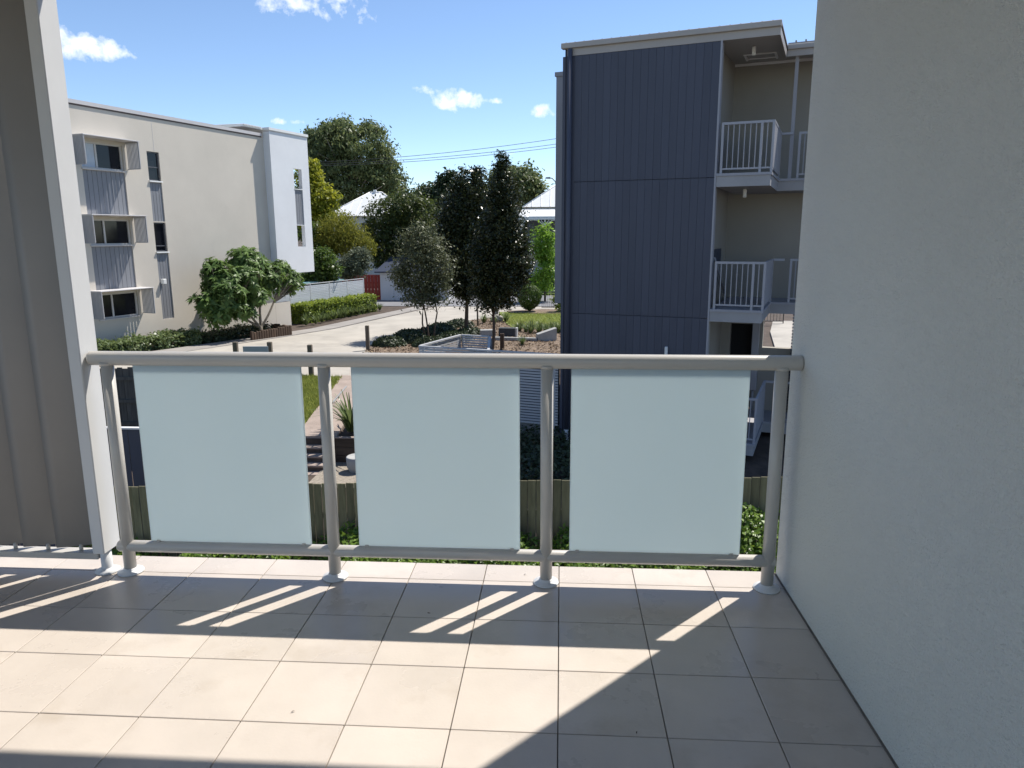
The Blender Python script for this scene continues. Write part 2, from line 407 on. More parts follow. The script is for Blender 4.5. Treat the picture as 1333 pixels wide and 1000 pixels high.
TREES = {
    'gum': ((-25.29, 88.00, -3.20), [(-2.52, 0, 15.05, 3.32, 3.14, 3.14), (1.21, 0, 14.48, 3.87, 3.69, 3.69), (3.91, 0, 11.78, 2.5, 2.5, 3.15), (-4.19, 0, 15.42, 1.85, 1.85, 2.4), (-0.36, 0, 11.2, 4.19, 3.35, 2.79), (-4.57, 0, 12.13, 1.86, 1.86, 2.79), (4.97, 0, 10.16, 1.39, 1.39, 1.49), (-1.02, 0, 16.79, 2.39, 1.91, 1.65)]),
    'yellow': ((-18.94, 54.00, -3.20), [(-0.19, 0, 8.62, 0.99, 0.99, 1.28), (0.38, 0, 7.26, 1.29, 1.17, 1.17), (0.8, 0, 6.22, 1.0, 0.94, 0.94), (-0.48, 0, 6.8, 1.29, 1.29, 1.53), (-0.07, 0, 9.74, 0.58, 0.52, 0.52)]),
    'olive': ((-15.64, 50.00, -3.20), [(-0.27, 0, 5.04, 1.53, 1.32, 1.32), (0.53, 0, 4.23, 1.43, 1.21, 1.21), (1.58, 0, 3.96, 0.66, 0.66, 0.77), (-1.16, 0, 4.08, 0.99, 0.99, 1.21)]),
    'fencebush': ((-14.13, 41.00, -3.20), [(-0.09, 0, 3.1, 0.69, 0.69, 0.83), (-0.52, 0, 2.19, 0.83, 0.66, 0.65), (0.44, 0, 2.65, 0.46, 0.46, 0.55)]),
    'greyshrub': ((-13.68, 46.00, -3.20), [(-0.1, 0, 2.76, 1.02, 0.87, 0.87), (0.34, 0, 3.27, 0.61, 0.61, 0.61), (-0.53, 0, 2.41, 0.61, 0.61, 0.61)]),
    'dense_a': ((-13.32, 57.00, -3.20), [(-0.89, 0, 6.1, 1.6, 1.6, 1.73), (0.69, 0, 6.63, 1.84, 1.47, 1.47), (-1.47, 0, 4.16, 1.24, 1.24, 1.49), (0.3, 0, 4.34, 1.73, 1.61, 1.61), (2.22, 0, 5.9, 1.72, 1.72, 1.72), (-0.7, 0, 2.75, 1.37, 1.1, 0.87), (1.53, 0, 3.54, 1.74, 1.39, 1.36), (-2.0, 0, 5.08, 0.62, 0.62, 0.99)]),
    'dense_b': ((-11.56, 68.00, -3.20), [(-1.91, 0, 7.4, 2.18, 1.74, 1.16), (0.29, 0, 7.8, 1.81, 1.74, 1.74), (-0.49, 0, 5.83, 2.33, 1.89, 1.89), (0.69, 0, 9.34, 0.86, 0.86, 0.94), (2.08, 0, 6.17, 1.31, 1.31, 2.18), (-0.91, 0, 3.68, 2.2, 1.83, 1.83), (1.29, 0, 2.96, 1.61, 1.61, 2.2), (1.07, 0, 10.17, 0.43, 0.43, 0.57)]),
    'slim': ((-5.82, 29.80, -3.20), [(-0.27, 0, 3.64, 1.22, 1.22, 1.42), (-0.41, 0, 4.5, 0.74, 0.74, 0.81), (0.26, 0, 3.07, 0.81, 0.81, 1.22), (-1.14, 0, 3.04, 0.54, 0.54, 0.95), (-0.31, 0, 2.09, 1.02, 0.82, 0.51)]),
    'magnolia_a': ((-4.64, 33.20, -3.20), [(0.29, 0, 6.84, 0.95, 0.95, 1.02), (-0.17, 0, 5.45, 1.1, 1.1, 1.4), (0.02, 0, 3.82, 1.41, 1.41, 1.56), (-0.0, 0, 2.42, 1.12, 0.97, 0.97), (-0.7, 0, 4.91, 0.67, 0.67, 1.18), (0.67, 0, 7.57, 0.36, 0.29, 0.29), (0.95, 0.2, 4.9, 0.72, 0.8, 1.7), (0.8, 0.2, 3.0, 0.8, 0.8, 1.3)]),
    'magnolia_b': ((-2.82, 26.30, -3.20), [(0.56, 0, 7.35, 0.26, 0.26, 0.64), (0.58, 0, 6.36, 0.59, 0.59, 0.82), (0.51, 0, 4.92, 0.95, 0.95, 1.25), (0.59, 0, 3.54, 1.02, 1.02, 1.26), (0.25, 0, 2.38, 0.94, 0.75, 0.67), (-0.1, 0, 3.54, 0.72, 0.72, 1.26), (1.31, 0, 3.69, 0.39, 0.39, 1.08)]),
    'far_round': ((-5.40, 92.00, -3.20), [(0.01, 0, 10.83, 3.07, 2.45, 2.11), (-1.9, 0, 11.22, 1.92, 1.73, 1.73), (1.64, 0, 9.89, 1.73, 1.38, 1.15)]),
    'bright': ((-1.12, 50.00, -3.20), [(-0.11, 0, 4.45, 0.81, 0.81, 1.08), (0.17, 0, 3.28, 0.76, 0.76, 0.76), (-0.37, 0, 3.5, 0.54, 0.54, 0.54), (.1, -.2, 2.2, .9, .8, .8), (-.3, 0, 1.3, .9, .8, .8)]),
    'frangipani': ((-13.65, 29.96, -3.08), [(-0.25, -0.76, 3.39, 1.01, 0.95, 0.74), (-0.61, -2.21, 2.64, 1.04, 0.95, 0.78), (0.21, 0.31, 2.69, 0.98, 0.95, 0.84), (0.84, 1.94, 2.45, 0.51, 0.8, 0.66), (-1.0, -3.07, 1.82, 0.57, 0.95, 0.57), (-0.35, -2.37, 1.69, 0.84, 0.95, 0.52), (-0.13, -0.41, 3.61, 0.68, 0.95, 0.54), (0.19, -1.05, 2.0, 0.81, 0.95, 0.47), (-0.85, -2.3, 3.23, 0.58, 0.95, 0.45), (0.49, 1.51, 3.05, 0.43, 0.6, 0.43), (-.62, -2.7, 1.35, .75, .9, .5), (-.2, -1.7, 1.45, .8, .8, .5), (.05, -1.4, 2.75, .95, .9, .7), (-.3, -2.6, 2.2, .9, .9, .6)]),
    'far0': ((-41.60, 118.00, -3.20), [(0.13, 0, 7.03, 3.77, 3.01, 2.95), (-1.84, 0, 6.25, 2.27, 1.81, 1.76), (2.01, 0, 6.23, 2.26, 1.81, 1.76)]),
    'far1': ((-34.55, 118.00, -3.20), [(0.13, 0, 7.49, 4.25, 3.44, 3.44), (-2.08, 0, 6.7, 2.56, 2.05, 1.75), (2.25, 0, 6.68, 2.55, 2.04, 1.75)]),
    'far2': ((-27.56, 118.00, -3.20), [(0.11, 0, 7.69, 4.48, 3.67, 3.67), (-2.2, 0, 6.91, 2.7, 2.16, 1.75), (2.35, 0, 6.89, 2.69, 2.15, 1.74)]),
    'far3': ((-21.25, 118.00, -3.20), [(0.07, 0, 7.41, 4.22, 3.41, 3.41), (-2.09, 0, 6.64, 2.54, 2.03, 1.74), (2.18, 0, 6.61, 2.53, 2.03, 1.74)]),
    'far4': ((-14.98, 118.00, -3.20), [(0.05, 0, 7.8, 4.45, 3.83, 3.83), (-2.21, 0, 7.03, 2.68, 2.14, 1.74), (2.27, 0, 7.01, 2.67, 2.14, 1.73)]),
    'far5': ((-9.37, 118.00, -3.20), [(0.02, 0, 7.35, 3.7, 3.39, 3.39), (-1.85, 0, 6.57, 2.23, 1.78, 1.73), (1.87, 0, 6.56, 2.22, 1.78, 1.73)]),
    'far6': ((-3.79, 118.00, -3.20), [(-0.01, 0, 7.56, 3.69, 3.63, 3.63), (-1.85, 0, 6.79, 2.22, 1.77, 1.72), (1.84, 0, 6.77, 2.21, 1.77, 1.72)]),
    'far7': ((0.52, 118.00, -3.20), [(-0.03, 0, 7.29, 3.68, 3.37, 3.37), (-1.86, 0, 6.52, 2.21, 1.77, 1.72), (1.82, 0, 6.51, 2.21, 1.77, 1.72)]),
    'dense_c': ((-15.91, 76.00, -3.20), [(-0.32, 0, 7.55, 2.75, 2.2, 1.46), (2.14, 0, 8.16, 2.42, 1.93, 1.61), (-2.39, 0, 6.93, 1.78, 1.43, 1.3), (0.44, 0, 5.57, 3.25, 2.6, 1.62), (4.57, 0, 7.91, 2.09, 1.77, 1.77), (6.6, 0, 8.13, 2.09, 1.93, 1.93), (-5.33, 0, 5.84, 1.63, 1.31, 0.98)]),
    'underyellow': ((-17.32, 50.00, -3.20), [(-0.39, 0, 4.78, 0.99, 0.79, 0.77), (-0.04, 0, 4.08, 0.88, 0.71, 0.66), (0.78, 0, 3.7, 0.66, 0.55, 0.55)]),
}
# ------------------------------------------------------------------ ground
def cl(a, lo=0., hi=1.): return max(lo, min(hi, a))
def g(x, y):
    if y >= 20: z = -3.0 - .2 * cl((y - 20) / 14)
    elif y >= 15.2: z = -3.62 + .62 * (y - 15.2) / 4.8
    else: z = -4.25
    z += .025 * max(0, min(-x, 30) - 5) * cl((34 - y) / 10) * cl((y - 15) / 5)
    if y < 20:
        k = cl((x + 1.6) / 1.2); z = z * (1 - k) + k * (-3.08 + .08 * cl((y - 14) / 6))
    return z
xs = sorted(set([-900, -300, -120, -60, -40, -30] + list(range(-26, 17)) + [-1.6, -.4, 24, 40, 80, 200, 900]))
ys = sorted(set([-60, -10, 0, 5, 10, 13, 15.19, 15.2] + list(range(16, 67)) + [80, 100, 140, 250, 700, 2000]))
mb = MB()
vs_ = [(x, y, g(x, y)) for y in ys for x in xs]
nx = len(xs)
mb.add(vs_, [(j * nx + i, j * nx + i + 1, (j + 1) * nx + i + 1, (j + 1) * nx + i) for j in range(len(ys) - 1) for i in range(nx - 1)])
struct(mb.build('ground', 'soil'), 'dark bare soil ground between the buildings and gardens')

def drape(name, poly, mat, dz, step=1.0, label=None):
    xs_ = [p[0] for p in poly]; ys_ = [p[1] for p in poly]
    bm = bmesh.new()
    x0, x1, y0, y1 = math.floor(min(xs_)), math.ceil(max(xs_)), math.floor(min(ys_)), math.ceil(max(ys_))
    gx = np.arange(x0, x1 + .01, step); gy = np.arange(y0, y1 + .01, step)
    vv = [[bm.verts.new((x, y, 0)) for x in gx] for y in gy]
    for j in range(len(gy) - 1):
        for i in range(len(gx) - 1):
            bm.faces.new((vv[j][i], vv[j][i + 1], vv[j + 1][i + 1], vv[j + 1][i]))
    area = sum(poly[i][0] * poly[(i + 1) % len(poly)][1] - poly[(i + 1) % len(poly)][0] * poly[i][1] for i in range(len(poly)))
    pl = poly if area > 0 else poly[::-1]
    for i in range(len(pl)):
        a, b = pl[i], pl[(i + 1) % len(pl)]
        bmesh.ops.bisect_plane(bm, geom=bm.verts[:] + bm.edges[:] + bm.faces[:], plane_co=(a[0], a[1], 0),
                               plane_no=(b[1] - a[1], -(b[0] - a[0]), 0), clear_outer=True)
    for v in bm.verts: v.co.z = g(v.co.x, v.co.y) + dz
    # skirt so the sheet has an edge of its own
    be = [e for e in bm.edges if e.is_boundary]
    r = bmesh.ops.extrude_edge_only(bm, edges=be)
    for v in r['geom']:
        if isinstance(v, bmesh.types.BMVert): v.co.z -= dz + .05
    bmesh.ops.recalc_face_normals(bm, faces=bm.faces)
    me = bpy.data.meshes.new(name); bm.to_mesh(me); bm.free()
    return struct(link(name, me, mat), label)

drape('driveway', [(-2, 20.05), (1.5, 46), (-8.5, 46), (-14.0, 24.85), (-15.3, 20.05)], 'concrete', .02, 1, 'pale concrete shared driveway running between the apartment blocks')
drape('driveway_edge', [(-14.3, 23.7), (-8.6, 45.6), (-9.7, 45.6), (-15.4, 23.7)], 'concrete_strip', .04, 1, 'darker grey concrete edge strip beside the driveway')
drape('road', [(-120, 46.2), (90, 46.2), (90, 55.5), (-120, 55.5)], 'asphalt', .03, 3, 'grey street crossing beyond the garden')
drape('verge', [(-90, 55.6), (90, 55.6), (90, 59.3), (-90, 59.3)], 'verge', .10, 3, 'strip of grass on the far side of the street')
drape('footpath', [(-90, 59.4), (90, 59.4), (90, 61.2), (-90, 61.2)], 'concrete', .12, 3, 'pale footpath on the far side of the street')
drape('lawn', [(-16, 15.35), (-6.78, 15.35), (-6.9, 19.9), (-16, 19.9)], 'turf', .03, .5, 'short lawn beside the sloping path')
drape('path', [(-6.78, 15.22), (-5.72, 15.22), (-6.0, 20.1), (-7.0, 20.1)], 'path', .06, .5, 'pinkish concrete path leading down to the steps')
drape('garden_bed', [(-7.75, 26.2), (-7.95, 27.2), (-5.5, 36.7), (-3.7, 39.6), (2.5, 34.5), (2.5, 17.5), (-2.5, 17.5), (-5.6, 21)], 'mulch', .07, 1, 'mulched garden bed beside the driveway')
drape('garden_lawn', [(-3.5, 38.8), (-3.7, 41.8), (9.3, 44.5), (9.3, 31.2), (2, 33.2), (-2.3, 33.6)], 'turf', .10, 1, 'sunny lawn behind the mulched garden bed')
drape('mulch_ring', [(-2.9, 41.1), (-3.3, 42.2), (-1.2, 43.3), (2.5, 42.6), (2.5, 40.8), (-1, 40.7)], 'mulch', .13, 1, 'patch of brown mulch round the clipped ball shrub')
drape('side_lawn', [(6.5, 22), (9.3, 27.5), (12.6, 38), (13, 45.5), (30, 45.5), (30, 22)], 'turf', .05, 1, 'sunny lawn behind the dark clad building')
drape('side_path', [(7.7, 25.4), (10.0, 33), (11.1, 37.6), (13.6, 37.6), (11.2, 31), (9.4, 24)], 'concrete', .10, 1, 'pale concrete path seen through the ground floor opening')
drape('gravel_patch', [(-5.9, 13.2), (-2, 13.2), (-2, 15.15), (-5.9, 15.15)], 'gravel', .04, 1, 'pale gravel at the foot of the timber edged bed')

def blades(name, poly_pts, n, h, mat, label, parent=None):
    a = np.array(poly_pts); lo = a.min(0); hi = a.max(0)
    P = lo + rng.random((n * 2, 2)) * (hi - lo)
    keep = np.ones(len(P), bool)
    ar = sum(a[i][0] * a[(i + 1) % len(a)][1] - a[(i + 1) % len(a)][0] * a[i][1] for i in range(len(a)))
    if ar < 0: a = a[::-1]
    for i in range(len(a)):
        p, q = a[i], a[(i + 1) % len(a)]
        keep &= ((q[0] - p[0]) * (P[:, 1] - p[1]) - (q[1] - p[1]) * (P[:, 0] - p[0])) > 0
    P = P[keep][:n]
    z = np.array([g(x, y) for x, y in P]) + .05
    P3 = np.c_[P, z]; m = len(P3)
    ang = rng.random(m) * 6.283; hh = h * (.5 + rng.random(m))
    sd = np.c_[np.cos(ang), np.sin(ang), np.zeros(m)] * (h * .13)
    tip = P3 + np.c_[rng.normal(size=(m, 2)) * h * .35, hh]
    V = np.stack([P3 - sd, P3 + sd, tip], 1).reshape(-1, 3)
    o = link(name, mesh_np(name, V, np.arange(3 * m).reshape(-1, 3), rng.random(m)), mat, parent)
    o['kind'] = 'stuff'; o['label'] = label; o['category'] = 'grass'
    return o
blades('grass', [(-10, 15.4), (-6.8, 15.4), (-6.92, 19.88), (-10, 19.9)], 22000, .085, 'grass', 'short green grass growing on the lawn beside the path')
blades('lawn_grass', [(-3.5, 38.9), (-3.6, 41), (6, 41), (6, 32.6), (2, 33.3), (-2.2, 33.7)], 26000, .12, 'grass', 'sunlit grass growing on the lawn behind the mulched bed')

# ------------------------------------------------------------------ the balcony we stand on
T = .3345
fl = struct(MB().box(-4.45, 1.16, -3.45, .497, -.22, -.011).build('balcony_floor', 'grout'), 'balcony floor slab with narrow grey grout joints')
def tile_mesh(w, d):
    return MB().bbox(-w / 2, w / 2, -d / 2, d / 2, -.012, 0, .0015).mesh('floor_tile')
J = .0032
cx_ = [(-13 + i) * T for i in range(16)] + [.974]
cy_ = [-3.36] + [(-10 + j) * T for j in range(12)] + [.500]
cache = {}
for i in range(len(cx_) - 1):
    for j in range(len(cy_) - 1):
        x0, x1, y0, y1 = cx_[i], cx_[i + 1], cy_[j], cy_[j + 1]
        if x1 - x0 < .02 or y1 - y0 < .02: continue
        k = (round(x1 - x0, 3), round(y1 - y0, 3))
        if k not in cache: cache[k] = tile_mesh(x1 - x0 - J, y1 - y0 - J)
        link('floor_tile', cache[k], 'tile', fl, ((x0 + x1) / 2, (y0 + y1) / 2, rnd.uniform(-.0004, .0004)))
wr = struct(MB().bbox(.976, 1.2, -3.45, .478, -4.4, 2.74, .006).build('balcony_side_wall', 'render_white'), 'white textured render wall closing the side of the balcony')
mb = MB().box(.970, .976, -3.36, .478, .0008, .006); mb.build('floor_joint', 'grout', wr)
struct(MB().bbox(-4.7, 1.9, -3.6, .48, 2.745, 2.98, .006).build('ceiling', 'slab'), 'white concrete slab of the balcony above')
struct(MB().box(-4.45, .975, -3.41, .40, -4.4, -.23).build('lower_storey', 'render_white'), 'rendered storey below the balcony')

# balustrade
RY = .33
bal = empty('balustrade', (0, RY, 0)); tag(bal, 'grey metal balcony balustrade with three frosted glass panels', 'balustrade')
PX = [-1.957, -1.003, -.057, .897]
mb = MB().tube([(-2.032, 0, .992), (-2.026, 0, .992), (.965, 0, .992), (.974, 0, .992)], [.027, .031, .031, .031], 24); mb.build('top_rail', 'alu', bal)
mb = MB().tube([(-2.0, 0, .128), (-1.994, 0, .128), (.918, 0, .128), (.924, 0, .128)], [.021, .026, .026, .021], 22); mb.build('bottom_rail', 'alu', bal)
post_me = MB().tube([(0, 0, .004), (0, 0, .968)], .0265, 20).mesh('post')
fl_me = MB().lathe([(.055, 0.001), (.057, .004), (.055, .009), (.034, .012), (.030, .02), (.0275, .024)], 24).mesh('base_flange')
br_me = MB().lathe([(.024, .958), (.030, .966), (.034, .975)], 16).mesh('saddle')
for x in PX:
    p = link('post', post_me, 'alu', bal, (x, 0, 0)); link('base_flange', fl_me, 'alu_light', p); link('saddle', br_me, 'alu', p)
clip_me = MB().bbox(-.008, .008, -.009, .009, -.006, .004, .001).mesh('glass_clip')
for x0, x1 in ((-1.842, -1.102), (-.886, -.171), (.043, .772)):
    gp = MB().bbox(x0, x1, -.005, .005, .157, .978, .0012).build('glass_panel', 'frosted_glass', bal)
    for cx in (x0 + .035, x1 - .035): link('glass_clip', clip_me, 'alu', gp, (cx, 0, .158))

# bits of dry leaf on the tiles
dl = MB().add([(0, -.004, .0015), (.012, -.002, .004), (.024, 0, .002), (.012, .005, .003)], [(0, 1, 2, 3)]).add([(0, -.004, .0025), (.012, -.002, .005), (.024, 0, .003), (.012, .005, .004)], [(3, 2, 1, 0)]).mesh('leaf_fragment')
for x, y, a in ((-.86, -.62, .4), (.24, -.66, 1.2), (.80, -.86, 2.4), (-.16, .40, .2), (-.52, .03, 2.8)):
    o = link('leaf_fragment', dl, 'bark_brown', None, (x, y, .0005), a); o.scale = (.6, .6, 1); tag(o, 'tiny dry leaf fragment lying on the balcony tiles', 'leaf', 'leaf fragments on the tiles')

# privacy screen with vertical blades
scr = empty('privacy_screen', (-2.07, .345, 0)); tag(scr, 'tall grey privacy screen of wide vertical blades beside balustrade', 'screen')
mb = MB().bbox(-.025, .03, -.065, .06, .105, 2.744, .004); mb.build('frame_post', 'alu_light', scr)
leg = MB().lathe([(.024, .002), (.024, .112)], 18, (.0, -.01)).build('leg', 'alu_light', scr)
MB().lathe([(.052, .001), (.054, .005), (.030, .012), (.026, .02)], 22, (.0, -.01)).build('base_flange', 'alu_light', leg)
MB().bbox(-1.36, -.026, -.03, .03, .062, .094, .003).build('bottom_rail', 'alu', scr)
MB().bbox(-1.36, -.026, -.03, .03, 2.69, 2.742, .003).build('top_rail', 'alu', scr)
bw, bt = .196, .012
prof = [(-bw / 2, 0), (-bw * .3, -bt * .42), (0, -bt * .55), (bw * .3, -bt * .42), (bw / 2, 0), (bw * .3, bt * .42), (0, bt * .55), (-bw * .3, bt * .42)]
mb = MB(); n8 = len(prof)
mb.add([(x, y, .118) for x, y in prof] + [(x, y, 2.685) for x, y in prof], [(k, (k + 1) % n8, n8 + (k + 1) % n8, n8 + k) for k in range(n8)], True)
mb.f += [tuple(range(n8)), tuple(range(n8, 2 * n8))]; mb.sm += [False, False]
blade_me = mb.mesh('blade')
pin = MB().tube([(0, 0, .09), (0, 0, .125)], .009, 8).mesh('pivot_pin')
MB().bbox(-1.415, -1.361, -.065, .06, .105, 2.744, .004).build('frame_post', 'alu_light', scr)
for k in range(8):
    b = link('blade', blade_me, 'blade', scr, (-.122 - .158 * k, 0, 0), R(21))
    link('pivot_pin', pin, 'alu', b)

# ------------------------------------------------------------------ cream apartment block (left)
LB = empty('apartment_block', (-22.579, 7.336, 0), R(72.0)); tag(LB, 'cream rendered apartment block with hooded windows and white end tower', 'building')
def wall_holes(x0, x1, z0, z1, holes, y=0, depth=.14):
    mb = MB()
    X = sorted(set([x0, x1] + [h[0] for h in holes] + [h[1] for h in holes])); Zs = sorted(set([z0, z1] + [h[2] for h in holes] + [h[3] for h in holes]))
    for i in range(len(X) - 1):
        for j in range(len(Zs) - 1):
            mx_, mz = (X[i] + X[i + 1]) / 2, (Zs[j] + Zs[j + 1]) / 2
            if any(h[0] < mx_ < h[1] and h[2] < mz < h[3] for h in holes): continue
            mb.add([(X[i], y, Zs[j]), (X[i + 1], y, Zs[j]), (X[i + 1], y, Zs[j + 1]), (X[i], y, Zs[j + 1])], [(0, 1, 2, 3)])
    for h in holes:
        a = [(h[0], h[2]), (h[1], h[2]), (h[1], h[3]), (h[0], h[3])]
        for k in range(4):
            p, q = a[k], a[(k + 1) % 4]
            mb.add([(p[0], y, p[1]), (q[0], y, q[1]), (q[0], y + depth, q[1]), (p[0], y + depth, p[1])], [(0, 1, 2, 3)])
    return mb
FL = 2.75
big = [(17.26, 19.06, 3.93 - FL * k, 4.88 - FL * k) for k in range(3)]
nar = [(20.18, 20.78, 3.67, 4.79), (20.18, 20.78, .88, 2.04)]
panels = [(17.26, 19.06, 2.24, 3.88), (17.26, 19.06, -.51, 1.13), (20.18, 20.78, 2.08, 3.61), (20.18, 20.78, -1.86, .83)]
wall = wall_holes(8, 27.15, -4.5, 6.06, big + nar + panels)
wall.box(8, 27.15, .30, 12, -4.5, 6.0)
wall.add([(8, 0, -4.5), (8, .3, -4.5), (8, .3, 6.06), (8, 0, 6.06)], [(0, 1, 2, 3)]); wall.add([(27.15, 0, -4.5), (27.15, .3, -4.5), (27.15, .3, 6.06), (27.15, 0, 6.06)], [(0, 1, 2, 3)])
wall.build('wall', 'lb_render', LB)
rj = MB()
rj.box(20.55, 20.562, -.004, .002, 4.85, 6.0)
rj.build('control_joint', 'lb_cap', LB)
MB().box(8, 26.95, -.05, .35, 6.115, 6.25).build('parapet_cap', 'lb_cap', LB)
MB().box(8, 26.95, -.012, .30, 6.06, 6.115).build('shadow_line', 'shadow_gap', LB)
def boards(parent, x0, x1, z0, z1, n, mat, y=.035, name='cladding_board', gap=.012, t=.02, bev=.003):
    w = (x1 - x0) / n
    me = MB().bbox(gap / 2, w - gap / 2, y, y + t, z0, z1, bev).mesh(name)
    repeat(name, me, mat, parent, [(x0 + k * w, 0, 0) for k in range(n)])
for x0, x1, z0, z1 in panels:
    boards(LB, x0, x1, z0, z1, 9 if x1 - x0 > 1 else 4, 'lb_board')
    MB().box(x0, x1, .075, .1, z0, z1).build('panel_backing', 'shadow_gap', LB)
hood_slat = MB().box(-.006, .006, -.024, .024, 0, .93).mesh('slat')
for k, (x0, x1, z0, z1) in enumerate(big):
    w = empty('window', (0, 0, 0)); w.parent = LB
    f = MB()
    fy0, fy1 = .075, .13
    f.box(x0, x1, fy0, fy1, z0, z0 + .06).box(x0, x1, fy0, fy1, z1 - .06, z1).box(x0, x0 + .06, fy0, fy1, z0 + .06, z1 - .06).box(x1 - .06, x1, fy0, fy1, z0 + .06, z1 - .06)
    xm = x0 + .68
    f.box(xm - .035, xm + .035, fy0 - .01, fy1, z0 + .06, z1 - .06); f.build('frame', 'win_frame', w)
    MB().box(x0 + .06, xm - .035, .105, .112, z0 + .06, z1 - .06).build('pane', 'pane_dark', w)
    MB().box(xm + .035, x1 - .06, .118, .125, z0 + .06, z1 - .06).build('pane', 'pane_dark', w)
    if k == 0: MB().box(x0 + .065, xm - .04, .098, .103, z0 + .065, z1 - .065).build('blind', 'blind', w)
    MB().box(x0 - .03, x1 + .03, -.05, .14, z0 - .045, z0).build('sill', 'lb_cap', w)
    # projecting hood: thin roof slab and two slatted side screens standing out from the wall
    hd = empty('window_hood', (0, 0, 0)); hd.parent = LB
    hx0, hx1, hz = x0 - .33, x1 + .17, z1 + .12
    MB().bbox(hx0 - .03, hx1 + .06, -.66, 0.0, hz, hz + .035, .004).build('hood_roof', 'lb_cap', hd)
    for sx, side in ((hx0, 0), (hx1, 1)):
        zz = hz - 1.0
        repeat('slat', hood_slat, 'screen_grey', hd, [(sx, -.06 - q * .068, zz + .03) for q in range(9)])
        fr = MB().box(sx - .015, sx + .015, -.645, -.005, zz, zz + .03).box(sx - .015, sx + .015, -.645, -.005, hz - .04, hz - .003)
        fr.box(sx - .015, sx + .015, -.66, -.63, zz + .03, hz - .04); fr.build('side_frame', 'screen_grey', hd)
        if side == 0: MB().box(sx + .007, sx + .012, -.63, -.02, zz + .03, hz - .04).build('side_sheet', 'screen_grey', hd)
for (x0, x1, z0, z1) in nar:
    w = empty('window', (0, 0, 0)); w.parent = LB
    f = MB(); fy0, fy1 = .06, .12
    f.box(x0, x1, fy0, fy1, z0, z0 + .05).box(x0, x1, fy0, fy1, z1 - .05, z1).box(x0, x0 + .05, fy0, fy1, z0 + .05, z1 - .05).box(x1 - .05, x1, fy0, fy1, z0 + .05, z1 - .05)
    zm = z0 + (z1 - z0) * (.47 if z0 > 2 else .2); f.box(x0 + .05, x1 - .05, fy0, fy1, zm - .02, zm + .02); f.build('frame', 'dark_frame', w)
    MB().box(x0 + .05, x1 - .05, .095, .1, z0 + .05, zm - .02).build('pane', 'pane_dark', w)
    MB().box(x0 + .05, x1 - .05, .095, .1, zm + .02, z1 - .05).build('pane', 'pane_dark', w)
    MB().box(x0 - .02, x1 + .02, -.06, .1, z0 - .055, z0).build('sill', 'white_paint', w)
lm = MB().bbox(20.26, 20.42, -.15, 0, -.42, -.22, .01); lm.build('wall_light', 'white_paint', LB)
# white end tower: projects .38 m, hangs clear of the ground, two open slots one above the other
tw = empty('tower', (0, 0, 0)); tw.parent = LB
slots = [(28.72, 29.35, 3.80, 4.77), (28.72, 29.35, .94, 2.0)]
pan = (28.72, 29.35, 2.03, 3.75)
tb = wall_holes(27.07, 29.95, -.36, 6.34, slots + [pan], -.38, .2)
tb.box(27.07, 27.27, -.379, -.0, -.36, 6.33).box(29.75, 29.95, -.379, -.12, -.36, 6.33).box(27.27, 29.75, -.378, 3.2, -.355, -.15)
tb.build('tower_wall', 'lb_white', tw)
boards(tw, *pan[:2], pan[2], pan[3], 4, 'lb_board', -.34)
MB().box(28.7, 29.37, -.30, -.28, 2.0, 3.8).build('panel_backing', 'shadow_gap', tw)
MB().box(27.03, 29.99, -.43, 3.2, 6.40, 6.52).build('tower_cap', 'white_paint', tw)
MB().box(27.06, 29.96, -.385, 3.2, 6.34, 6.40).build('cap_shadow_line', 'lb_cap', tw)
MB().box(28.70, 29.37, -.40, -.18, 3.765, 3.80).build('slot_sill', 'white_paint', tw)
co = MB()
for k in range(12): co.tube([(25.75 + k * .1, -.1, 6.50), (25.75 + k * .1, 2.5, 6.56)], .04, 6)
co.box(25.7, 27.0, -.06, 2.5, 6.42, 6.5); co.build('roof_sheet', 'roof_white', tw)
# undercroft wall below the tower
MB().box(27.16, 28.3, .0, .25, -4.2, -1.80).build('low_wall', 'lb_render', LB)

# ------------------------------------------------------------------ dark clad apartment building (right)
DB = empty('clad_building', (4.187, 11.953, 0), R(-19.306)); tag(DB, 'navy clad apartment building with open stair landings and white railings', 'building')
MB().box(-4.40, -1.44, .03, 8, -3.3, 5.25).build('wall', 'db_backing', DB)
for z0, z1 in ((-3.0, -.178), (-.166, 2.572), (2.584, 5.055)):
    boards(DB, -4.18, -1.30, z0, z1, 19, 'db_board', -.006, 'cladding_board', .0025, .022, .0015)
MB().box(-4.42, -4.18, .0, .02, -3.0, 5.05).build('corner_board', 'db_board', DB)
MB().box(-4.43, -4.37, -.03, .0, -3.0, 5.05).build('corner_trim', 'db_board', DB)
dp = MB().tube([(-4.26, -.07, -2.78), (-4.26, -.07, 5.18)], .047, 14).build('downpipe', 'db_board', DB)
MB().tube([(-4.26, -.07, -2.77), (-4.26, -.07, -2.9), (-4.25, -.075, -2.98), (-4.20, -.09, -3.04), (-4.10, -.10, -3.06)], .05, 12).build('pipe_elbow', 'pvc', dp)
MB().box(-1.30, -1.265, -.015, .20, -2.7, 5.06).build('edge_trim', 'db_trim', DB)
MB().bbox(-2.13, -2.07, -.07, -.008, -.98, -.79, .008).build('wall_light', 'white_paint', DB)
MB().box(-1.44, -1.42, .2, 3.2, -2.7, 5.26).build('stair_side_wall', 'db_beige', DB)
bwall = MB().box(-1.42, 6, 3.2, 3.4, -.1, 5.33).box(-1.42, -1.2, 3.2, 3.4, -2.7, -.1).box(-.66, -.45, 3.2, 3.4, -2.7, -.1).box(-1.2, -.66, 3.2, 3.4, -.62, -.1).box(.24, 6, 3.2, 3.4, -3.1, -.1).box(-.45, .24, 3.2, 3.4, -3.1, -1.17)
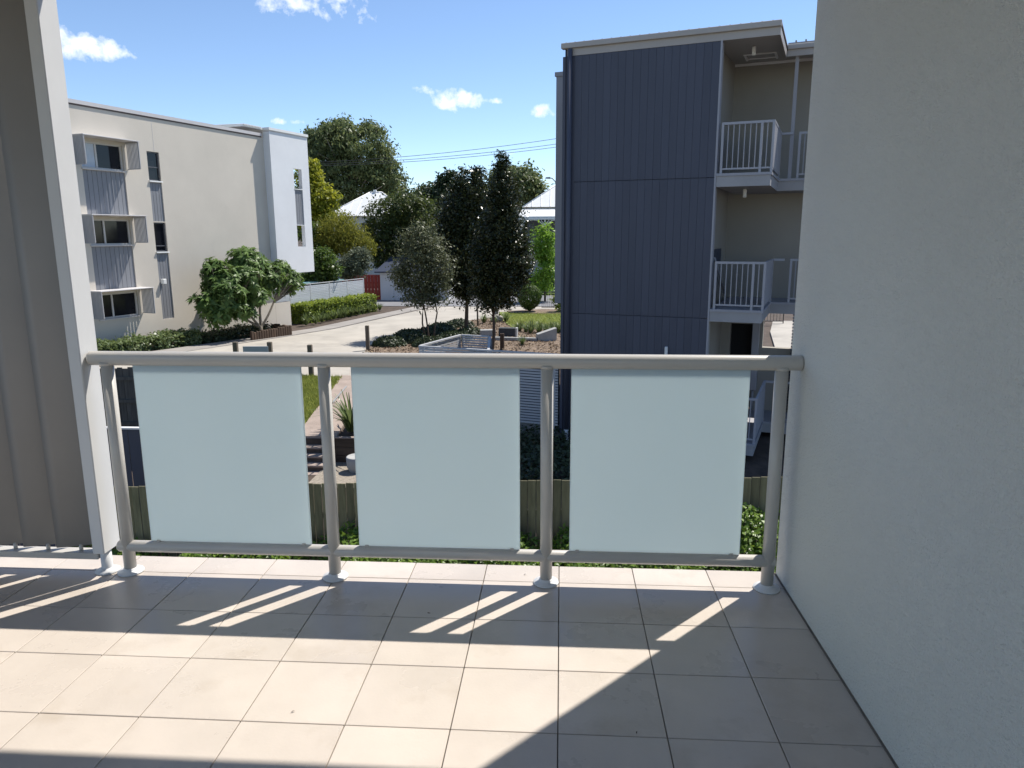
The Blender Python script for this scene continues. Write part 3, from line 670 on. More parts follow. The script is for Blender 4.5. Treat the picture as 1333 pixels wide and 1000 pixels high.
bwall.build('stair_back_wall', 'db_beige', DB)
MB().box(-1.25, -.6, 3.41, 3.45, -2.7, -.5).build('doorway_shade', 'interior_shade', DB)  # black sheet behind the opening, painted as the unlit interior
MB().bbox(-.68, -.52, 3.02, 3.19, -2.2, -.3, .01).build('meter_box', 'db_trim', DB)
MB().tube([(-.60, 3.1, -2.7), (-.60, 3.1, -2.2)], .03, 8).build('conduit', 'db_trim', DB)
MB().bbox(-1.40, -1.385, 1.2, 2.2, .90, 1.18, .004).build('level_sign', 'roof_navy', DB)
MB().tube([(-1.36, 1.0, 1.0), (-1.36, 3.0, .1)], .025, 8).build('stair_handrail', 'db_rail', DB)
for z in (2.65, 0.02, -2.70):
    sb = MB().box(-1.262, -.262, .0, 3.19, z - .25, z - .052).box(-.262, 6, 2.03, 3.19, z - .25, z - .052)
    sb.build('slab', 'db_slab', DB)
    MB().box(-1.262, -.24, -.022, 3.19, z - .05, z).box(-.24, 6, 2.008, 3.19, z - .05, z).build('slab_nosing', 'db_trim', DB)
    rl = empty('railing', (0, 0, z)); rl.parent = DB
    ra = MB().box(-1.21, -.24, .03, .075, .90, .945).box(-.285, -.24, .076, 2.05, .90, .945).box(-.285, -.02, 2.051, 2.095, .90, .945).box(.10, 6, 2.051, 2.095, .90, .945)
    ra.build('handrail', 'db_rail', rl)
    MB().box(-1.21, -.24, .04, .065, .07, .10).box(-.275, -.25, .076, 2.05, .07, .10).box(.10, 6, 2.06, 2.085, .07, .10).build('lower_rail', 'db_rail', rl)
    bal_me = MB().box(-.008, .008, -.008, .008, .10, .90).mesh('baluster'); ps_me = MB().box(-.022, .022, -.022, .022, 0, .90).mesh('rail_post')
    repeat('baluster', bal_me, 'db_rail', rl, [(-1.19 + .1025 * k, .052, 0) for k in (1, 2, 3, 4, 5, 6, 8)])
    repeat('rail_post', ps_me, 'db_rail', rl, [(-1.19, .052, 0), (-1.19 + .7175, .052, 0), (-.2625, .052, 0), (-.2625, 2.07, 0), (.12, 2.07, 0), (1.4, 2.07, 0)])
    repeat('baluster', bal_me, 'db_rail', rl, [(-.2625, .052 + .1 * k, 0) for k in range(1, 20)] + [(.12 + .1 * k, 2.07, 0) for k in range(1, 30)])
    # sheet fixed inside the side return of the railing
    MB().box(-.25, -.246, .09, 2.03, .10, .90).build('side_sheet', 'db_rail', rl)
MB().box(-.075, -.005, 2.12, 2.19, 2.65, 5.15).build('column', 'db_trim', DB)
# roof: fascia, gutter, ribbed sheet
rf = empty('roof', (0, 0, 0)); rf.parent = DB
MB().box(-4.34, -.245, -.012, .012, 5.06, 5.20).box(-.262, -.245, .013, 2.0, 5.06, 5.20).box(-.24, 6, 2.0, 2.02, 5.09, 5.22).build('fascia', 'db_fascia', rf)
MB().bbox(-4.46, -.232, -.075, .06, 5.20, 5.305, .008).bbox(-.24, 6, 1.95, 2.06, 5.22, 5.315, .008).build('gutter', 'db_fascia', rf)
MB().box(-4.44, -.236, .065, 8, 5.27, 5.30).box(-.236, 6, 2.07, 3.7, 5.34, 5.37).build('roof_sheet', 'fin_grey', rf)
rb = MB()
for k in range(22): rb.box(-4.40 + k * .19, -4.37 + k * .19, .03, 7.9, 5.301, 5.335)
for k in range(30): rb.box(-.1 + k * .19, -.07 + k * .19, 2.03, 3.6, 5.371, 5.40)
rb.build('roof_ribs', 'fin_grey', rf)
sf = MB().hexa([(-1.42, .013, 5.075), (-.263, .013, 5.075), (-1.42, 3.2, 5.265), (-.263, 3.2, 5.265), (-1.42, .013, 5.085), (-.263, .013, 5.085), (-1.42, 3.2, 5.275), (-.263, 3.2, 5.275)])
sf.hexa([(-.262, 2.03, 5.195), (6, 2.03, 5.195), (-.262, 3.2, 5.265), (6, 3.2, 5.265), (-.262, 2.03, 5.205), (6, 2.03, 5.205), (-.262, 3.2, 5.275), (6, 3.2, 5.275)])
sf.build('soffit', 'db_soffit', rf)
MB().box(-1.1, -.45, 1.9, 1.94, 5.165, 5.184).box(-1.1, -.45, 2.5, 2.54, 5.20, 5.22).box(-1.1, -1.06, 1.94, 2.5, 5.17, 5.21).box(-.49, -.45, 1.94, 2.5, 5.17, 5.21).build('ceiling_hatch', 'white_paint', rf)
cornice = MB().box(-1.42, 6, 3.16, 3.2, 5.21, 5.262).build('cornice', 'white_paint', rf)
lt = MB().bbox(-.035, .035, -.035, .035, -.17, 0, .012).mesh('ceiling_light')
repeat('ceiling_light', lt, 'white_paint', DB, [(-.80, 1.0, 5.13), (-.82, 1.0, 2.40)])
# grey fin on the far side of the clad building
MB().box(-5.66, -5.40, 3.0, 7, -.26, 5.32).build('fin_wall', 'fin_grey', DB)
MB().box(-5.69, -5.37, 2.97, 7.03, 5.32, 5.42).build('fin_cap', 'fin_grey', DB)
MB().box(-5.39, -4.41, 3.6, 7.6, -.26, 4.35).build('rear_wing_wall', 'db_backing', DB)
MB().box(-5.39, -4.41, 3.55, 7.6, 4.35, 4.48).build('rear_wing_cap', 'fin_grey', DB)
MB().box(-5.39, -4.5, 5.6, 7.6, 4.48, 5.3).build('parapet_wall', 'lb_white', DB)
# louvred screen standing in the ground floor opening
lv = empty('louvre_screen', (0, 0, 0)); lv.parent = DB
lvm = MB().hexa([(.20, 3.0, -.012), (.24, 3.0, -.012), (.20, 3.15, .012), (.24, 3.15, .012), (.20, 3.0, 0), (.24, 3.0, 0), (.20, 3.15, .024), (.24, 3.15, .024)]).mesh('louvre_blade')
repeat('louvre_blade', lvm, 'black_steel', lv, [(0, 0, -2.6 + .075 * k) for k in range(32)])
MB().box(.24, .26, 3.0, 3.15, -2.7, -.2).build('louvre_frame', 'black_steel', lv)

# ------------------------------------------------------------------ white slatted enclosure beside the clad building
en = empty('slatted_enclosure', (4.187, 11.953, 0), R(-19.306)); tag(en, 'white slatted screen enclosure standing beside the navy building', 'fence')
def slat_run(p0, p1, z0, z1, pitch=.064):
    a = Vector((p0[0], p0[1])); b = Vector((p1[0], p1[1])); L_ = (b - a).length; ang = math.atan2(b.y - a.y, b.x - a.x)
    me = MB().box(.002, L_ - .002, -.008, .008, 0, .044).mesh('slat')
    nn = int((z1 - z0) / pitch)
    repeat('slat', me, 'slat_white', en, [(a.x, a.y, z0 + pitch * k, ang) for k in range(nn)])
    npst = max(2, int(L_ / 1.2) + 1)
    pm = MB().box(-.025, .025, .009, .059, z0 - .45, z1 - .045).mesh('post')
    repeat('post', pm, 'slat_white', en, [(a.x + (b.x - a.x) * (.03 + .94 * k / (npst - 1)), a.y + (b.y - a.y) * (.03 + .94 * k / (npst - 1)), 0, ang) for k in range(npst)])
    MB().box(0, L_, -.03, .03, z1 - .04, z1).build('top_cap', 'slat_white', en, (a.x, a.y, 0), ang)
slat_run((-7.98, -.08), (-4.47, -.04), -2.72, -1.08)
slat_run((-7.98, -.02), (-7.96, 2.08), -2.72, -1.08)
slat_run((-7.93, 2.08), (-7.14, 2.08), -2.72, -1.08)
slat_run((-7.1, 2.05), (-6.2, .03), -2.72, -1.085)
MB().box(-6.1, -4.48, .075, .09, -2.735, -1.3).build('shade_sheet', 'navy_sheet', en)  # added dark sheet: colours the slat gaps as if the inside were shaded
MB().box(-7.98, -4.47, .07, .17, -3.4, -2.74).build('plinth', 'concrete_block', en)
bn = MB().bbox(-.3, .3, -.25, .25, 0, 1.5, .01).build('timber_box', 'timber_dark', None, (-2.55, 15.75, -2.95), R(-19)); 
MB().box(-.32, .32, -.27, .27, 1.5, 1.54).build('lid', 'timber_dark', bn)
tag(bn, 'brown timber box standing inside the white slatted enclosure', 'box')

# ------------------------------------------------------------------ fences in the gap below the balcony
fz = lambda x: -1.461 + .034 * x
pf = empty('paling_fence', (0, 6.0, -4.25)); tag(pf, 'weathered greenish timber paling fence below the balcony', 'fence')
pal = [MB().bbox(-.0495, .0495, -.009, .009, 0, h, .004).mesh('paling') for h in (2.70, 2.704, 2.698)]
for k in range(92):
    x = -6.4 + .1045 * k
    link('paling', pal[k % 3], 'paling', pf, (x, rnd.uniform(-.004, .004), fz(x) + 4.25 - 2.705 + rnd.uniform(-.003, .003)))
for zz in (.5, 1.5, 2.3):
    p0, p1 = (-6.4, .035), (3.2, .035)
    MB().hexa([(-6.4, .012, zz - .2), (3.2, .012, zz + .12), (-6.4, .05, zz - .2), (3.2, .05, zz + .12), (-6.4, .012, zz - .12), (3.2, .012, zz + .2), (-6.4, .05, zz - .12), (3.2, .05, zz + .2)]).build('fence_rail', 'paling_dark', pf)
nv = empty('metal_sheet_fence', (0, 7.8, -4.25)); tag(nv, 'navy sheet metal fence with pale top rail in shade', 'fence')
rib = MB().hexa([(0, 0, 0), (.19, 0, 0), (.02, .03, 0), (.17, .03, 0), (0, 0, 2.86), (.19, 0, 2.86), (.02, .03, 2.86), (.17, .03, 2.86)]).mesh('sheet')
repeat('sheet', rib, 'navy_sheet', nv, [(-9.6 + .2 * k, 0, 0) for k in range(26)])
MB().box(-9.7, -4.35, -.03, .05, 2.865, 2.89).build('top_rail', 'alu_light', nv)
bf = empty('old_timber_fence', (0, 15.35, -3.7)); tag(bf, 'dark old timber fence with horizontal rails in shade', 'fence')
pd_ = [MB().bbox(-.07, .07, -.01, .01, 0, h, .004).mesh('paling') for h in (1.86, 1.90, 1.83)]
for k in range(57):
    link('paling', pd_[rnd.randrange(3)], 'paling_dark', bf, (-15.2 + .1415 * k, rnd.uniform(-.008, .008), rnd.uniform(-.03, .03)))
for zz in (.35, .95, 1.55): MB().box(-15.3, -7.15, -.06, -.014, zz, zz + .085).build('fence_rail', 'paling_dark', bf)

# retaining edge, steps, timber edged bed
rw = empty('retaining_wall', (0, 15.18, -4.25)); tag(rw, 'dark timber sleeper retaining wall beside the garden steps', 'wall')
for k in range(3):
    MB().bbox(-15, -6.72, -.06, .0, k * .225, k * .225 + .218, .008).build('sleeper', 'sleeper', rw)
gb = empty('raised_bed_edge', (0, 15.18, -4.25)); tag(gb, 'brown timber sleeper edge of the raised bed beside steps', 'planter')
for k in range(3):
    MB().bbox(-5.82, -1.5, -.07, .0, k * .225, k * .225 + .218, .008).build('sleeper', 'sleeper', gb)
MB().box(-5.87, -1.5, -.08, .04, .675, .70).build('capping', 'path', gb)
st = empty('garden_steps', (-6.27, 15.2, -4.25)); tag(st, 'four shaded concrete garden steps descending from the sloping path', 'steps')
for k in range(1, 5):
    z = .63 - .155 * k
    tr_ = MB().bbox(-.44, .42, -.26 * k + .0, -.26 * (k - 1) + .03, z - .05, z, .006).build('tread', 'path', st)
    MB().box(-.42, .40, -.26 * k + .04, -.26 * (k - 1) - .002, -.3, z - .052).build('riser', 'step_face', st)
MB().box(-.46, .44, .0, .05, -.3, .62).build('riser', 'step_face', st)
MB().tube([(.50, -.1, .2), (.50, -.1, 1.55), (.50, .1, 1.6), (.46, 1.4, 1.72)], .022, 8).build('handrail', 'steel_grey', st)
pt = MB().lathe([(.20, 0), (.26, .12), (.27, .36), (.25, .38), (.22, .36)], 18).build('garden_pot', 'concrete_block', None, (-4.98, 14.45, -4.21)); tag(pt, 'small pale round pot on gravel beside the steps', 'pot')

# timber bollards and sign
bol = MB().bbox(-.07, .07, -.07, .07, -.3, 1.02, .012).mesh('timber_bollard'); 
BOLL = [(-7.67, 25.95, 'square timber bollard at the driveway edge by dark shrubs'), (-7.97, 20.05, 'square timber bollard at the top of the lawn beside path'),
        (-10.45, 20.15, 'timber bollard standing clear beside the blank grey sign board'), (-9.42, 20.4, 'timber bollard right behind the blank grey sign board')]
for x, y, lb_ in BOLL:
    tag(link('timber_bollard', bol, 'timber_post', None, (x, y, g(x, y))), lb_, 'bollard', 'timber bollards along the driveway')
tag(MB().bbox(-.08, .08, -.08, .08, -.3, .72, .012).build('timber_bollard', 'timber_dark', None, (-2.33, 26.4, g(-2.3, 26.4))), 'dark low timber bollard standing in mulch behind enclosure', 'bollard', 'timber bollards along the driveway')
sg = empty('sign_board', (-9.62, 19.75, g(-9.6, 19.75)), R(4)); tag(sg, 'blank grey back of a low sign board on driveway', 'sign')
MB().bbox(-.40, .40, -.012, .012, .55, 1.0, .006).build('board', 'sign_grey', sg)
lg = MB().box(-.025, .025, .013, .05, -.2, .95).mesh('leg'); repeat('leg', lg, 'steel_grey', sg, [(-.32, 0, 0), (.32, 0, 0)])
p1 = MB().tube([(0, 0, -.2), (0, 0, 1.22)], .045, 10).build('steel_post', 'timber_post', None, (-4.29, 35.1, g(-4, 35))); tag(p1, 'thin round brown post at the edge of the mulched bed', 'post')
p2 = MB().bbox(-.07, .07, -.07, .07, -.2, .95, .01).build('gate_post', 'steel_grey', None, (-3.67, 39.0, g(-3.6, 39))); tag(p2, 'grey square post at the corner of the sunny lawn', 'post')

# blocks and boulder in the mulched bed
b1 = MB().bbox(-.42, .34, -.18, .18, -.1, .40, .015).build('planter_block', 'dark_block', None, (-2.40, 30.8, g(-2.4, 30.8) + .07), R(-6)); tag(b1, 'dark rectangular block seat with pale ends in the mulch', 'block')
MB().bbox(.345, .43, -.17, .19, -.1, .41, .01).build('pale_end', 'concrete_block', b1)
mb = MB().hexa([(-.42, -.2, -.1), (.42, -.2, -.1), (-.42, .2, -.1), (.42, .2, -.1), (-.42, -.2, .30), (.42, -.2, .56), (-.42, .2, .30), (.42, .2, .56)])
b2 = mb.build('wedge_block', 'concrete_block', None, (-.62, 29.4, g(-.6, 29.4) + .07), R(14)); tag(b2, 'pale concrete wedge block with sloping top in the mulch', 'block')
b3 = MB().bbox(-.95, .95, -.09, .09, -.05, .14, .012).build('edging_block', 'concrete_block', None, (-1.95, 29.3, g(-2, 29) + .07), R(-8)); tag(b3, 'long low concrete edging between dark block and wedge', 'edging')
b4 = MB().bbox(-.36, .36, -.15, .15, -.05, .30, .02).build('stone_block', 'concrete_block', None, (-3.35, 30.9, g(-3.3, 31) + .07), R(12)); tag(b4, 'pale low concrete block beside the dark block seat', 'block')
bm = bmesh.new(); bmesh.ops.create_icosphere(bm, subdivisions=3, radius=.36)
for v in bm.verts:
    d = v.co.normalized(); v.co *= 1 + .16 * math.sin(d.x * 5 + 1) * math.cos(d.y * 4) + .07 * math.sin(d.z * 9 + d.x * 7); v.co.z *= .7
me = bpy.data.meshes.new('boulder'); bm.to_mesh(me); bm.free()
tag(link('boulder', me, 'boulder', None, (-3.45, 37.2, g(-3, 37) + .2)), 'rounded pale boulder at the edge of the lawn', 'boulder')

# ------------------------------------------------------------------ planting
def tuft_np(n, h, w, spread=1.0):
    """strappy arching leaves, four segments each"""
    Vs, Fs, at_ = [], [], []
    for k in range(n):
        a = rnd.uniform(0, 6.283); r0 = rnd.uniform(0, .10) * h; L_ = h * rnd.uniform(.75, 1.25); lean = rnd.uniform(.25, 1.0) * spread
        ca, sa = math.cos(a), math.sin(a); b = len(Vs)
        for q in range(4):
            t = q / 3; rr = r0 + L_ * lean * .75 * t ** 1.4; zz = L_ * (t * 1.05 - .62 * lean * t ** 2.2)
            ww = w * (1 - .85 * t) * .5
            Vs += [(ca * rr - sa * ww, sa * rr + ca * ww, zz), (ca * rr + sa * ww, sa * rr - ca * ww, zz)]
        v = rnd.random()
        for q in range(3): Fs.append((b + 2 * q, b + 2 * q + 1, b + 2 * q + 3, b + 2 * q + 2)); at_.append(v)
    return mesh_np('leaves', Vs, Fs, at_)
tufts = [tuft_np(70, .62, .05) for _ in range(3)]
def tuft(x, y, sc, label, group, mat='leaf_strap', z=None):
    o = bpy.data.objects.new('strappy_plant', tufts[rnd.randrange(3)].copy() if mat != 'leaf_strap' else tufts[rnd.randrange(3)]); COL.objects.link(o)
    if not o.data.materials: o.data.materials.append(MATS[mat])
    o.location = (x, y, (g(x, y) if z is None else z) + .05); o.scale = (sc, sc, sc * rnd.uniform(.85, 1.1)); o.rotation_euler = (0, 0, rnd.uniform(0, 6))
    tag(o, label, 'plant', group)
def lbp(s, off):      # point in front of the cream block: s along the wall, off outwards
    return (-22.579 + .3090 * s + .9511 * off, 7.336 + .9511 * s - .3090 * off)
for k in range(13):
    x, y = lbp(29.4 + .68 * k, .15 - .06 * k + rnd.uniform(-.1, .1)); tuft(x, y, rnd.uniform(.8, 1.05), 'grey green strappy plant in row below the clipped hedge', 'strappy plants along the hedge')
for k in range(17):
    x, y = -2.2 + .30 * k + rnd.uniform(-.1, .1), 32.9 - .03 * k + rnd.uniform(-.25, .25); tuft(x, y, rnd.uniform(.75, 1.0), 'green strappy plant in border between mulch and lawn', 'strappy plants along the lawn')
for k in range(14):
    x, y = -1.4 + .32 * k + rnd.uniform(-.1, .1), 32.1 + rnd.uniform(-.25, .25); tuft(x, y, rnd.uniform(.75, 1.0), 'green strappy plant in border between mulch and lawn', 'strappy plants along the lawn')
tuft(-5.42, 15.62, 2.0, 'large clump of arching strappy leaves beside the sloping path', None)
tuft(-4.8, 16.1, 1.4, 'arching strappy clump behind timber sleeper edge of raised bed', None)
tuft(-4.1, 36.4, 1.0, 'small strappy tuft beside the thin brown post', None)
tuft(-3.5, 35.9, .9, 'small strappy tuft near the pale boulder', None)
tuft(-2.95, 36.9, 1.0, 'strappy tuft on the lawn side of boulder', None)
tuft(-1.6, 27.9, .8, 'small pale tuft in mulch behind the slatted enclosure', None)

def leaf_mass(name, surf, n, size, mat, label, cat, stuff=False, loc=(0, 0, 0), rotz=0, aspect=.55, group=None):
    """surf(n) -> points, outward normals in local space"""
    P, Nn = surf(n); out = unit(Nn + rng.normal(size=P.shape) * .55)
    D = unit(np.cross(out, rng.normal(size=P.shape))); L_ = size * (.6 + .8 * rng.random(len(P)))
    V, F, a = leaves(P, D, out, L_, L_ * aspect)
    o = link(name, mesh_np(name, V, F, a), mat, None, loc, rotz)
    tag(o, label, cat, group)
    if stuff: o['kind'] = 'stuff'
    return o
def box_surf(lx, ly, lz, jit=.05, wob=.05):
    def f(n):
        P = (rng.random((n, 3)) - .5) * np.array([lx, ly, lz]); P[:, 2] += lz / 2
        w = np.array([ly * lz, lx * lz, lx * ly]); w = w / w.sum(); ax = rng.choice(3, n, p=w); sg_ = np.where(rng.random(n) < .5, -1, 1)
        sg_[(ax == 2)] = 1
        h = np.array([lx, ly, lz]) / 2; Nn = np.zeros((n, 3)); i = np.arange(n); Nn[i, ax] = sg_
        dep = rng.random(n) ** 2 * .16
        c = P[i, ax]; P[i, ax] = sg_ * (h[ax] - dep) + np.where(ax == 2, h[2], 0)
        P += rng.normal(size=P.shape) * jit + Nn * (np.sin(P[:, :1] * 4.1) * np.cos(P[:, 1:2] * 3 + P[:, 2:3] * 5)) * wob
        return P, Nn + np.array([0, 0, .35])
    return f
x, y = lbp(33.6, -.95); leaf_mass('clipped_hedge', box_surf(7.2, .95, 1.02, .04), 13000, .13, 'leaf_hedge', 'clipped box hedge with yellow green top in front of pale fence', 'hedge', False, (x, y, -3.2), R(72))
x, y = lbp(18.4, .95); leaf_mass('low_hedge', box_surf(4.6, .9, .48, .07, .09), 9000, .12, 'leaf_strap', 'low leafy border along the base of the cream wall', 'hedge', False, (x, y, -2.86), R(72))
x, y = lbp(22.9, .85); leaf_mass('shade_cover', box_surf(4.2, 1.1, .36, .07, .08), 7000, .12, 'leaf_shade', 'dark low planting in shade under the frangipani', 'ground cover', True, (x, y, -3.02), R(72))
def mound(cx, cy, rx, ry, h, n):
    a = rng.random(n) * 6.283; r = np.sqrt(rng.random(n)); z = h * np.sqrt(np.maximum(0, 1 - r ** 2)) * (.5 + .5 * rng.random(n))
    P = np.c_[cx + rx * r * np.cos(a), cy + ry * r * np.sin(a), z]
    return P, np.c_[np.cos(a) * r, np.sin(a) * r, np.full(n, .7)]
SH = [(-7.1, 27.2, .7, .65), (-6.5, 28.6, .85, .7), (-6.8, 30.2, .8, .6), (-5.9, 31.4, .9, .65), (-5.4, 27.4, .8, .6), (-5.9, 33.2, .75, .6), (-4.7, 29.4, .85, .6), (-5.2, 34.9, .75, .6), (-4.3, 31.7, .7, .5)]
for k, (x, y, r, h) in enumerate(SH):
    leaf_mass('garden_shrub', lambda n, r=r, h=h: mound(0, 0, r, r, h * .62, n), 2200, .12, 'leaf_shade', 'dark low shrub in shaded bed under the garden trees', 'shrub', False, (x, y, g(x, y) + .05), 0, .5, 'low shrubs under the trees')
def cover_surf(n):
    x = -6.3 + 9.6 * rng.random(n); y = 4.1 + 1.78 * rng.random(n) ** .7
    lump = .13 * np.sin(x * 3.1 + 1.2) * np.cos(y * 4 + x) + .10 * np.sin(x * 6.7) + .28 * np.exp(-((x - 2.7) / .55) ** 2) - .14 * np.exp(-((x + 5.3) / .8) ** 2)
    z = -2.06 + .034 * x + lump + (y - 5.9) * .30 - .5 * rng.random(n) ** 2
    return np.c_[x, y, z], np.tile(np.array([0, -.35, 1.0]), (n, 1))
leaf_mass('garden_foliage', cover_surf, 60000, .062, 'leaf_cover', 'bright green leafy shrubs growing along the paling fence', 'foliage', True)
def under_surf(n):
    x = -2.2 + 3.4 * rng.random(n); y = 15.0 - 4.2 * rng.random(n)
    return np.c_[x - 0.2, y - .35 * (x + .2) - .6, -3.1 + .35 * rng.random(n) ** 2], np.tile(np.array([0, -.2, 1.0]), (n, 1))
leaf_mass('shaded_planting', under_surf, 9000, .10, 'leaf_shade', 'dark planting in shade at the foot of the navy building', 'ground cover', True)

def topiary(x, y, rad, label, n=7000):
    t = empty('ball_topiary', (x, y, g(x, y))); tag(t, label, 'shrub')
    d = unit(rng.normal(size=(n, 3))); P = d * rad * (.86 + .15 * rng.random((n, 1))) * np.array([1, 1, .92]) + np.array([0, 0, rad * .92 + .38])
    P[:, 2] -= (np.maximum(0, -(d[:, 2])) ** 2) * .18
    V, F, a = leaves(P, unit(np.cross(d + rng.normal(size=d.shape) * .4, rng.normal(size=d.shape))), unit(d + rng.normal(size=d.shape) * .5), .085, .05)
    link('crown', mesh_np('crown', V, F, a), 'leaf_hedge' if False else 'leaf_green', t)
    core = MB(); 
    for q in range(7): limb(core, (0, 0, .35), (rad * .6 * math.cos(q), rad * .6 * math.sin(q), rad * 1.0), .06, .02)
    core.tube([(0, 0, -.2), (.02, 0, .2), (0, 0, .62)], [.11, .09, .09], 9); core.build('trunk', 'bark_brown', t)
topiary(-1.91, 42.0, .74, 'clipped ball shrub on a short stem in the lawn')
t = empty('leafy_shrub', (-.05, 41.9, -3.2)); tag(t, 'small yellow green shrub beside the pool style fence', 'shrub')
(V, F, a), cc = crown_np([(0, 0, .75, .42, .42, .55)], 900, .16, per=12, clump=.2); link('crown', mesh_np('crown', V, F, a), 'leaf_hedge', t)
mb = MB(); [limb(mb, (0, 0, -.1), cc[i], .03, .01) for i in range(6)]; mb.build('trunk', 'bark_brown', t)

# leaf litter and chips scattered over the beds
def litter(n):
    P = np.c_[-7.6 + 10 * rng.random(n), 17.6 + 21 * rng.random(n)]
    k = (P[:, 0] > -7.2 + (P[:, 1] - 28) * .25) & (P[:, 1] < 38 - .7 * (P[:, 0] + 3)) & (P[:, 1] > 21 - .55 * (P[:, 0] + 5.6))
    P = P[k]; z = np.array([g(x, y) for x, y in P]) + .085
    return np.c_[P, z], np.tile(np.array([0, 0, 1.0]), (len(P), 1))
leaf_mass('leaf_litter', litter, 16000, .10, 'leaf_litter', 'dry brown leaf litter scattered over the mulched bed', 'leaf litter', True)

# trees
make_tree('gum_tree', 'gum', 'large spreading olive green gum tree rising behind the white tower', 'leaf_gum', 'bark_pale', 42000, .44, .42, 6.5, limbs=26, clump=.82, droop=.8, aspect=.42, per=95, inner=.45)
make_tree('golden_tree', 'yellow', 'golden yellow green tree beside the white tower', 'leaf_yellow', 'bark_grey', 15000, .26, .16, 3.2, clump=.55, per=40)
make_tree('willowy_tree', 'olive', 'soft olive green feathery tree in front of the white hipped roof', 'leaf_olive', 'bark_grey', 17000, .22, .13, 1.6, clump=.55, droop=1.0, aspect=.22, per=44)
make_tree('leafy_tree', 'fencebush', 'fresh green leafy small tree overhanging the pale fence', 'leaf_green', 'bark_brown', 4200, .22, .08, 1.0, clump=.34, limbs=8)
make_tree('grey_leaf_tree', 'greyshrub', 'grey green small tree beside the red fence', 'leaf_grey', 'bark_grey', 6000, .17, .09, 1.0, clump=.32, limbs=8)
make_tree('bushy_tree', 'dense_a', 'dense mid green bushy tree in front of garage', 'leaf_mid', 'bark_brown', 19000, .24, .15, 1.2, clump=.46)
make_tree('evergreen_tree', 'dense_b', 'tall dark evergreen tree behind the driveway trees', 'leaf_dark', 'bark_brown', 26000, .32, .2, 2.0, clump=.65)
make_tree('backdrop_tree', 'dense_c', 'broad mid green tree right behind the dark evergreen tree', 'leaf_mid', 'bark_brown', 26000, .36, .2, 2.4, clump=.7)
make_tree('low_green_tree', 'underyellow', 'small mid green tree below the golden tree', 'leaf_green', 'bark_brown', 4000, .2, .08, 1.2, clump=.34, limbs=8)
make_tree('multi_stem_tree', 'slim', 'slender multi stemmed grey green tree beside driveway', 'leaf_slim', 'bark_brown', 15000, .12, .042, 1.3, stems=3, limbs=24, clump=.42, per=30, inner=.2)
make_tree('dark_tree', 'magnolia_a', 'dark evergreen tree with forked trunk beside driveway', 'leaf_mag', 'bark_brown', 42000, .145, .11, 1.6, clump=.36, per=40, inner=.3)
make_tree('columnar_tree', 'magnolia_b', 'tall dark glossy columnar tree behind the slatted enclosure', 'leaf_mag', 'bark_brown', 40000, .11, .075, 1.5, clump=.28, per=40, inner=.3)
make_tree('round_tree', 'far_round', 'distant rounded green tree behind the columnar tree', 'leaf_gum', 'bark_grey', 9000, .5, .3, 5, clump=.9)
make_tree('bright_shrub_tree', 'bright', 'bright green leafy tree in front of white verandah house', 'leaf_bright', 'bark_brown', 6200, .2, .09, .8, clump=.36, limbs=8)
for k in range(8):
    make_tree('distant_tree', 'far%d' % k, 'distant dark green tree on the skyline beyond the houses', 'leaf_gum', 'bark_grey', 5200, .62, .25, 3.5, 'trees on the skyline', limbs=8, clump=1.1)

# frangipani: rosettes of long leaves at the tips of bare forking branches
base, lobes = TREES['frangipani']
fr = empty('frangipani_tree', (base[0], base[1], base[2])); tag(fr, 'leafy frangipani tree with bare forked stems against the cream wall', 'tree')
lo = np.array(lobes); w = lo[:, 3] * lo[:, 5]; w = w / w.sum()
nt_ = 1000; k = rng.choice(len(lo), nt_, p=w); d = unit(rng.normal(size=(nt_, 3)) + np.array([0, -.25, .25])); tips = lo[k, :3] + d * lo[k, 3:] * np.array([1, .85, 1]) * (.35 + .62 * rng.random((nt_, 1)))
offw = tips[:, 0] * .951 - tips[:, 1] * .309 + 1.5; tips = tips[offw > .3]; d = d[offw > .3]; nt_ = len(tips)
nl = 17; P = np.repeat(tips, nl, 0); ax = unit(np.repeat(d + np.array([0, 0, .6]), nl, 0)); rv = unit(np.cross(ax, rng.normal(size=P.shape)))
D = unit(rv + ax * rng.uniform(-.25, .55, (len(P), 1)) + np.array([0, 0, -.18])); Nn = unit(ax + rng.normal(size=P.shape) * .2 - D * .1)
L_ = .31 * (.6 + .6 * rng.random(len(P))); V, F, a = leaves(P, D, Nn, L_, L_ * .30, .12, np.clip(np.repeat(rng.random(nt_), nl) * .6 + rng.random(len(P)) * .4, 0, 1))
link('crown', mesh_np('crown', V, F, a), 'leaf_frangi', fr)
mb = MB(); mb.tube([(0, 0, -.2), (-.05, 0, .25), (-.02, 0, .55)], [.10, .09, .08], 9)
forks = [(-.3, -.9, 1.5), (.35, .7, 1.5), (.05, -.2, 1.9), (-.55, -1.7, 1.35), (.15, .3, 2.0)]
for f in forks: limb(mb, (-.02, 0, .45), f, .06, .042, .08, 7)
for c in tips:
    f = min(forks, key=lambda q: (Vector(q) - Vector(c)).length); limb(mb, f, c, .024, .012, .08, 5, 3)
mb.build('trunk', 'bark_grey', fr)
pl = empty('timber_planter', (base[0], base[1], base[2]), R(72)); tag(pl, 'dark upright timber log edging round the frangipani base', 'planter')
lgm = MB().bbox(-.075, .075, -.06, .06, -.2, .46, .02).mesh('log')
repeat('log', lgm, 'timber_dark', pl, [(-1.5 + .16 * q, -.75, rnd.uniform(-.04, .04)) for q in range(17)] + [(1.2, -.62 + .16 * q, rnd.uniform(-.04, .04), R(90)) for q in range(7)])

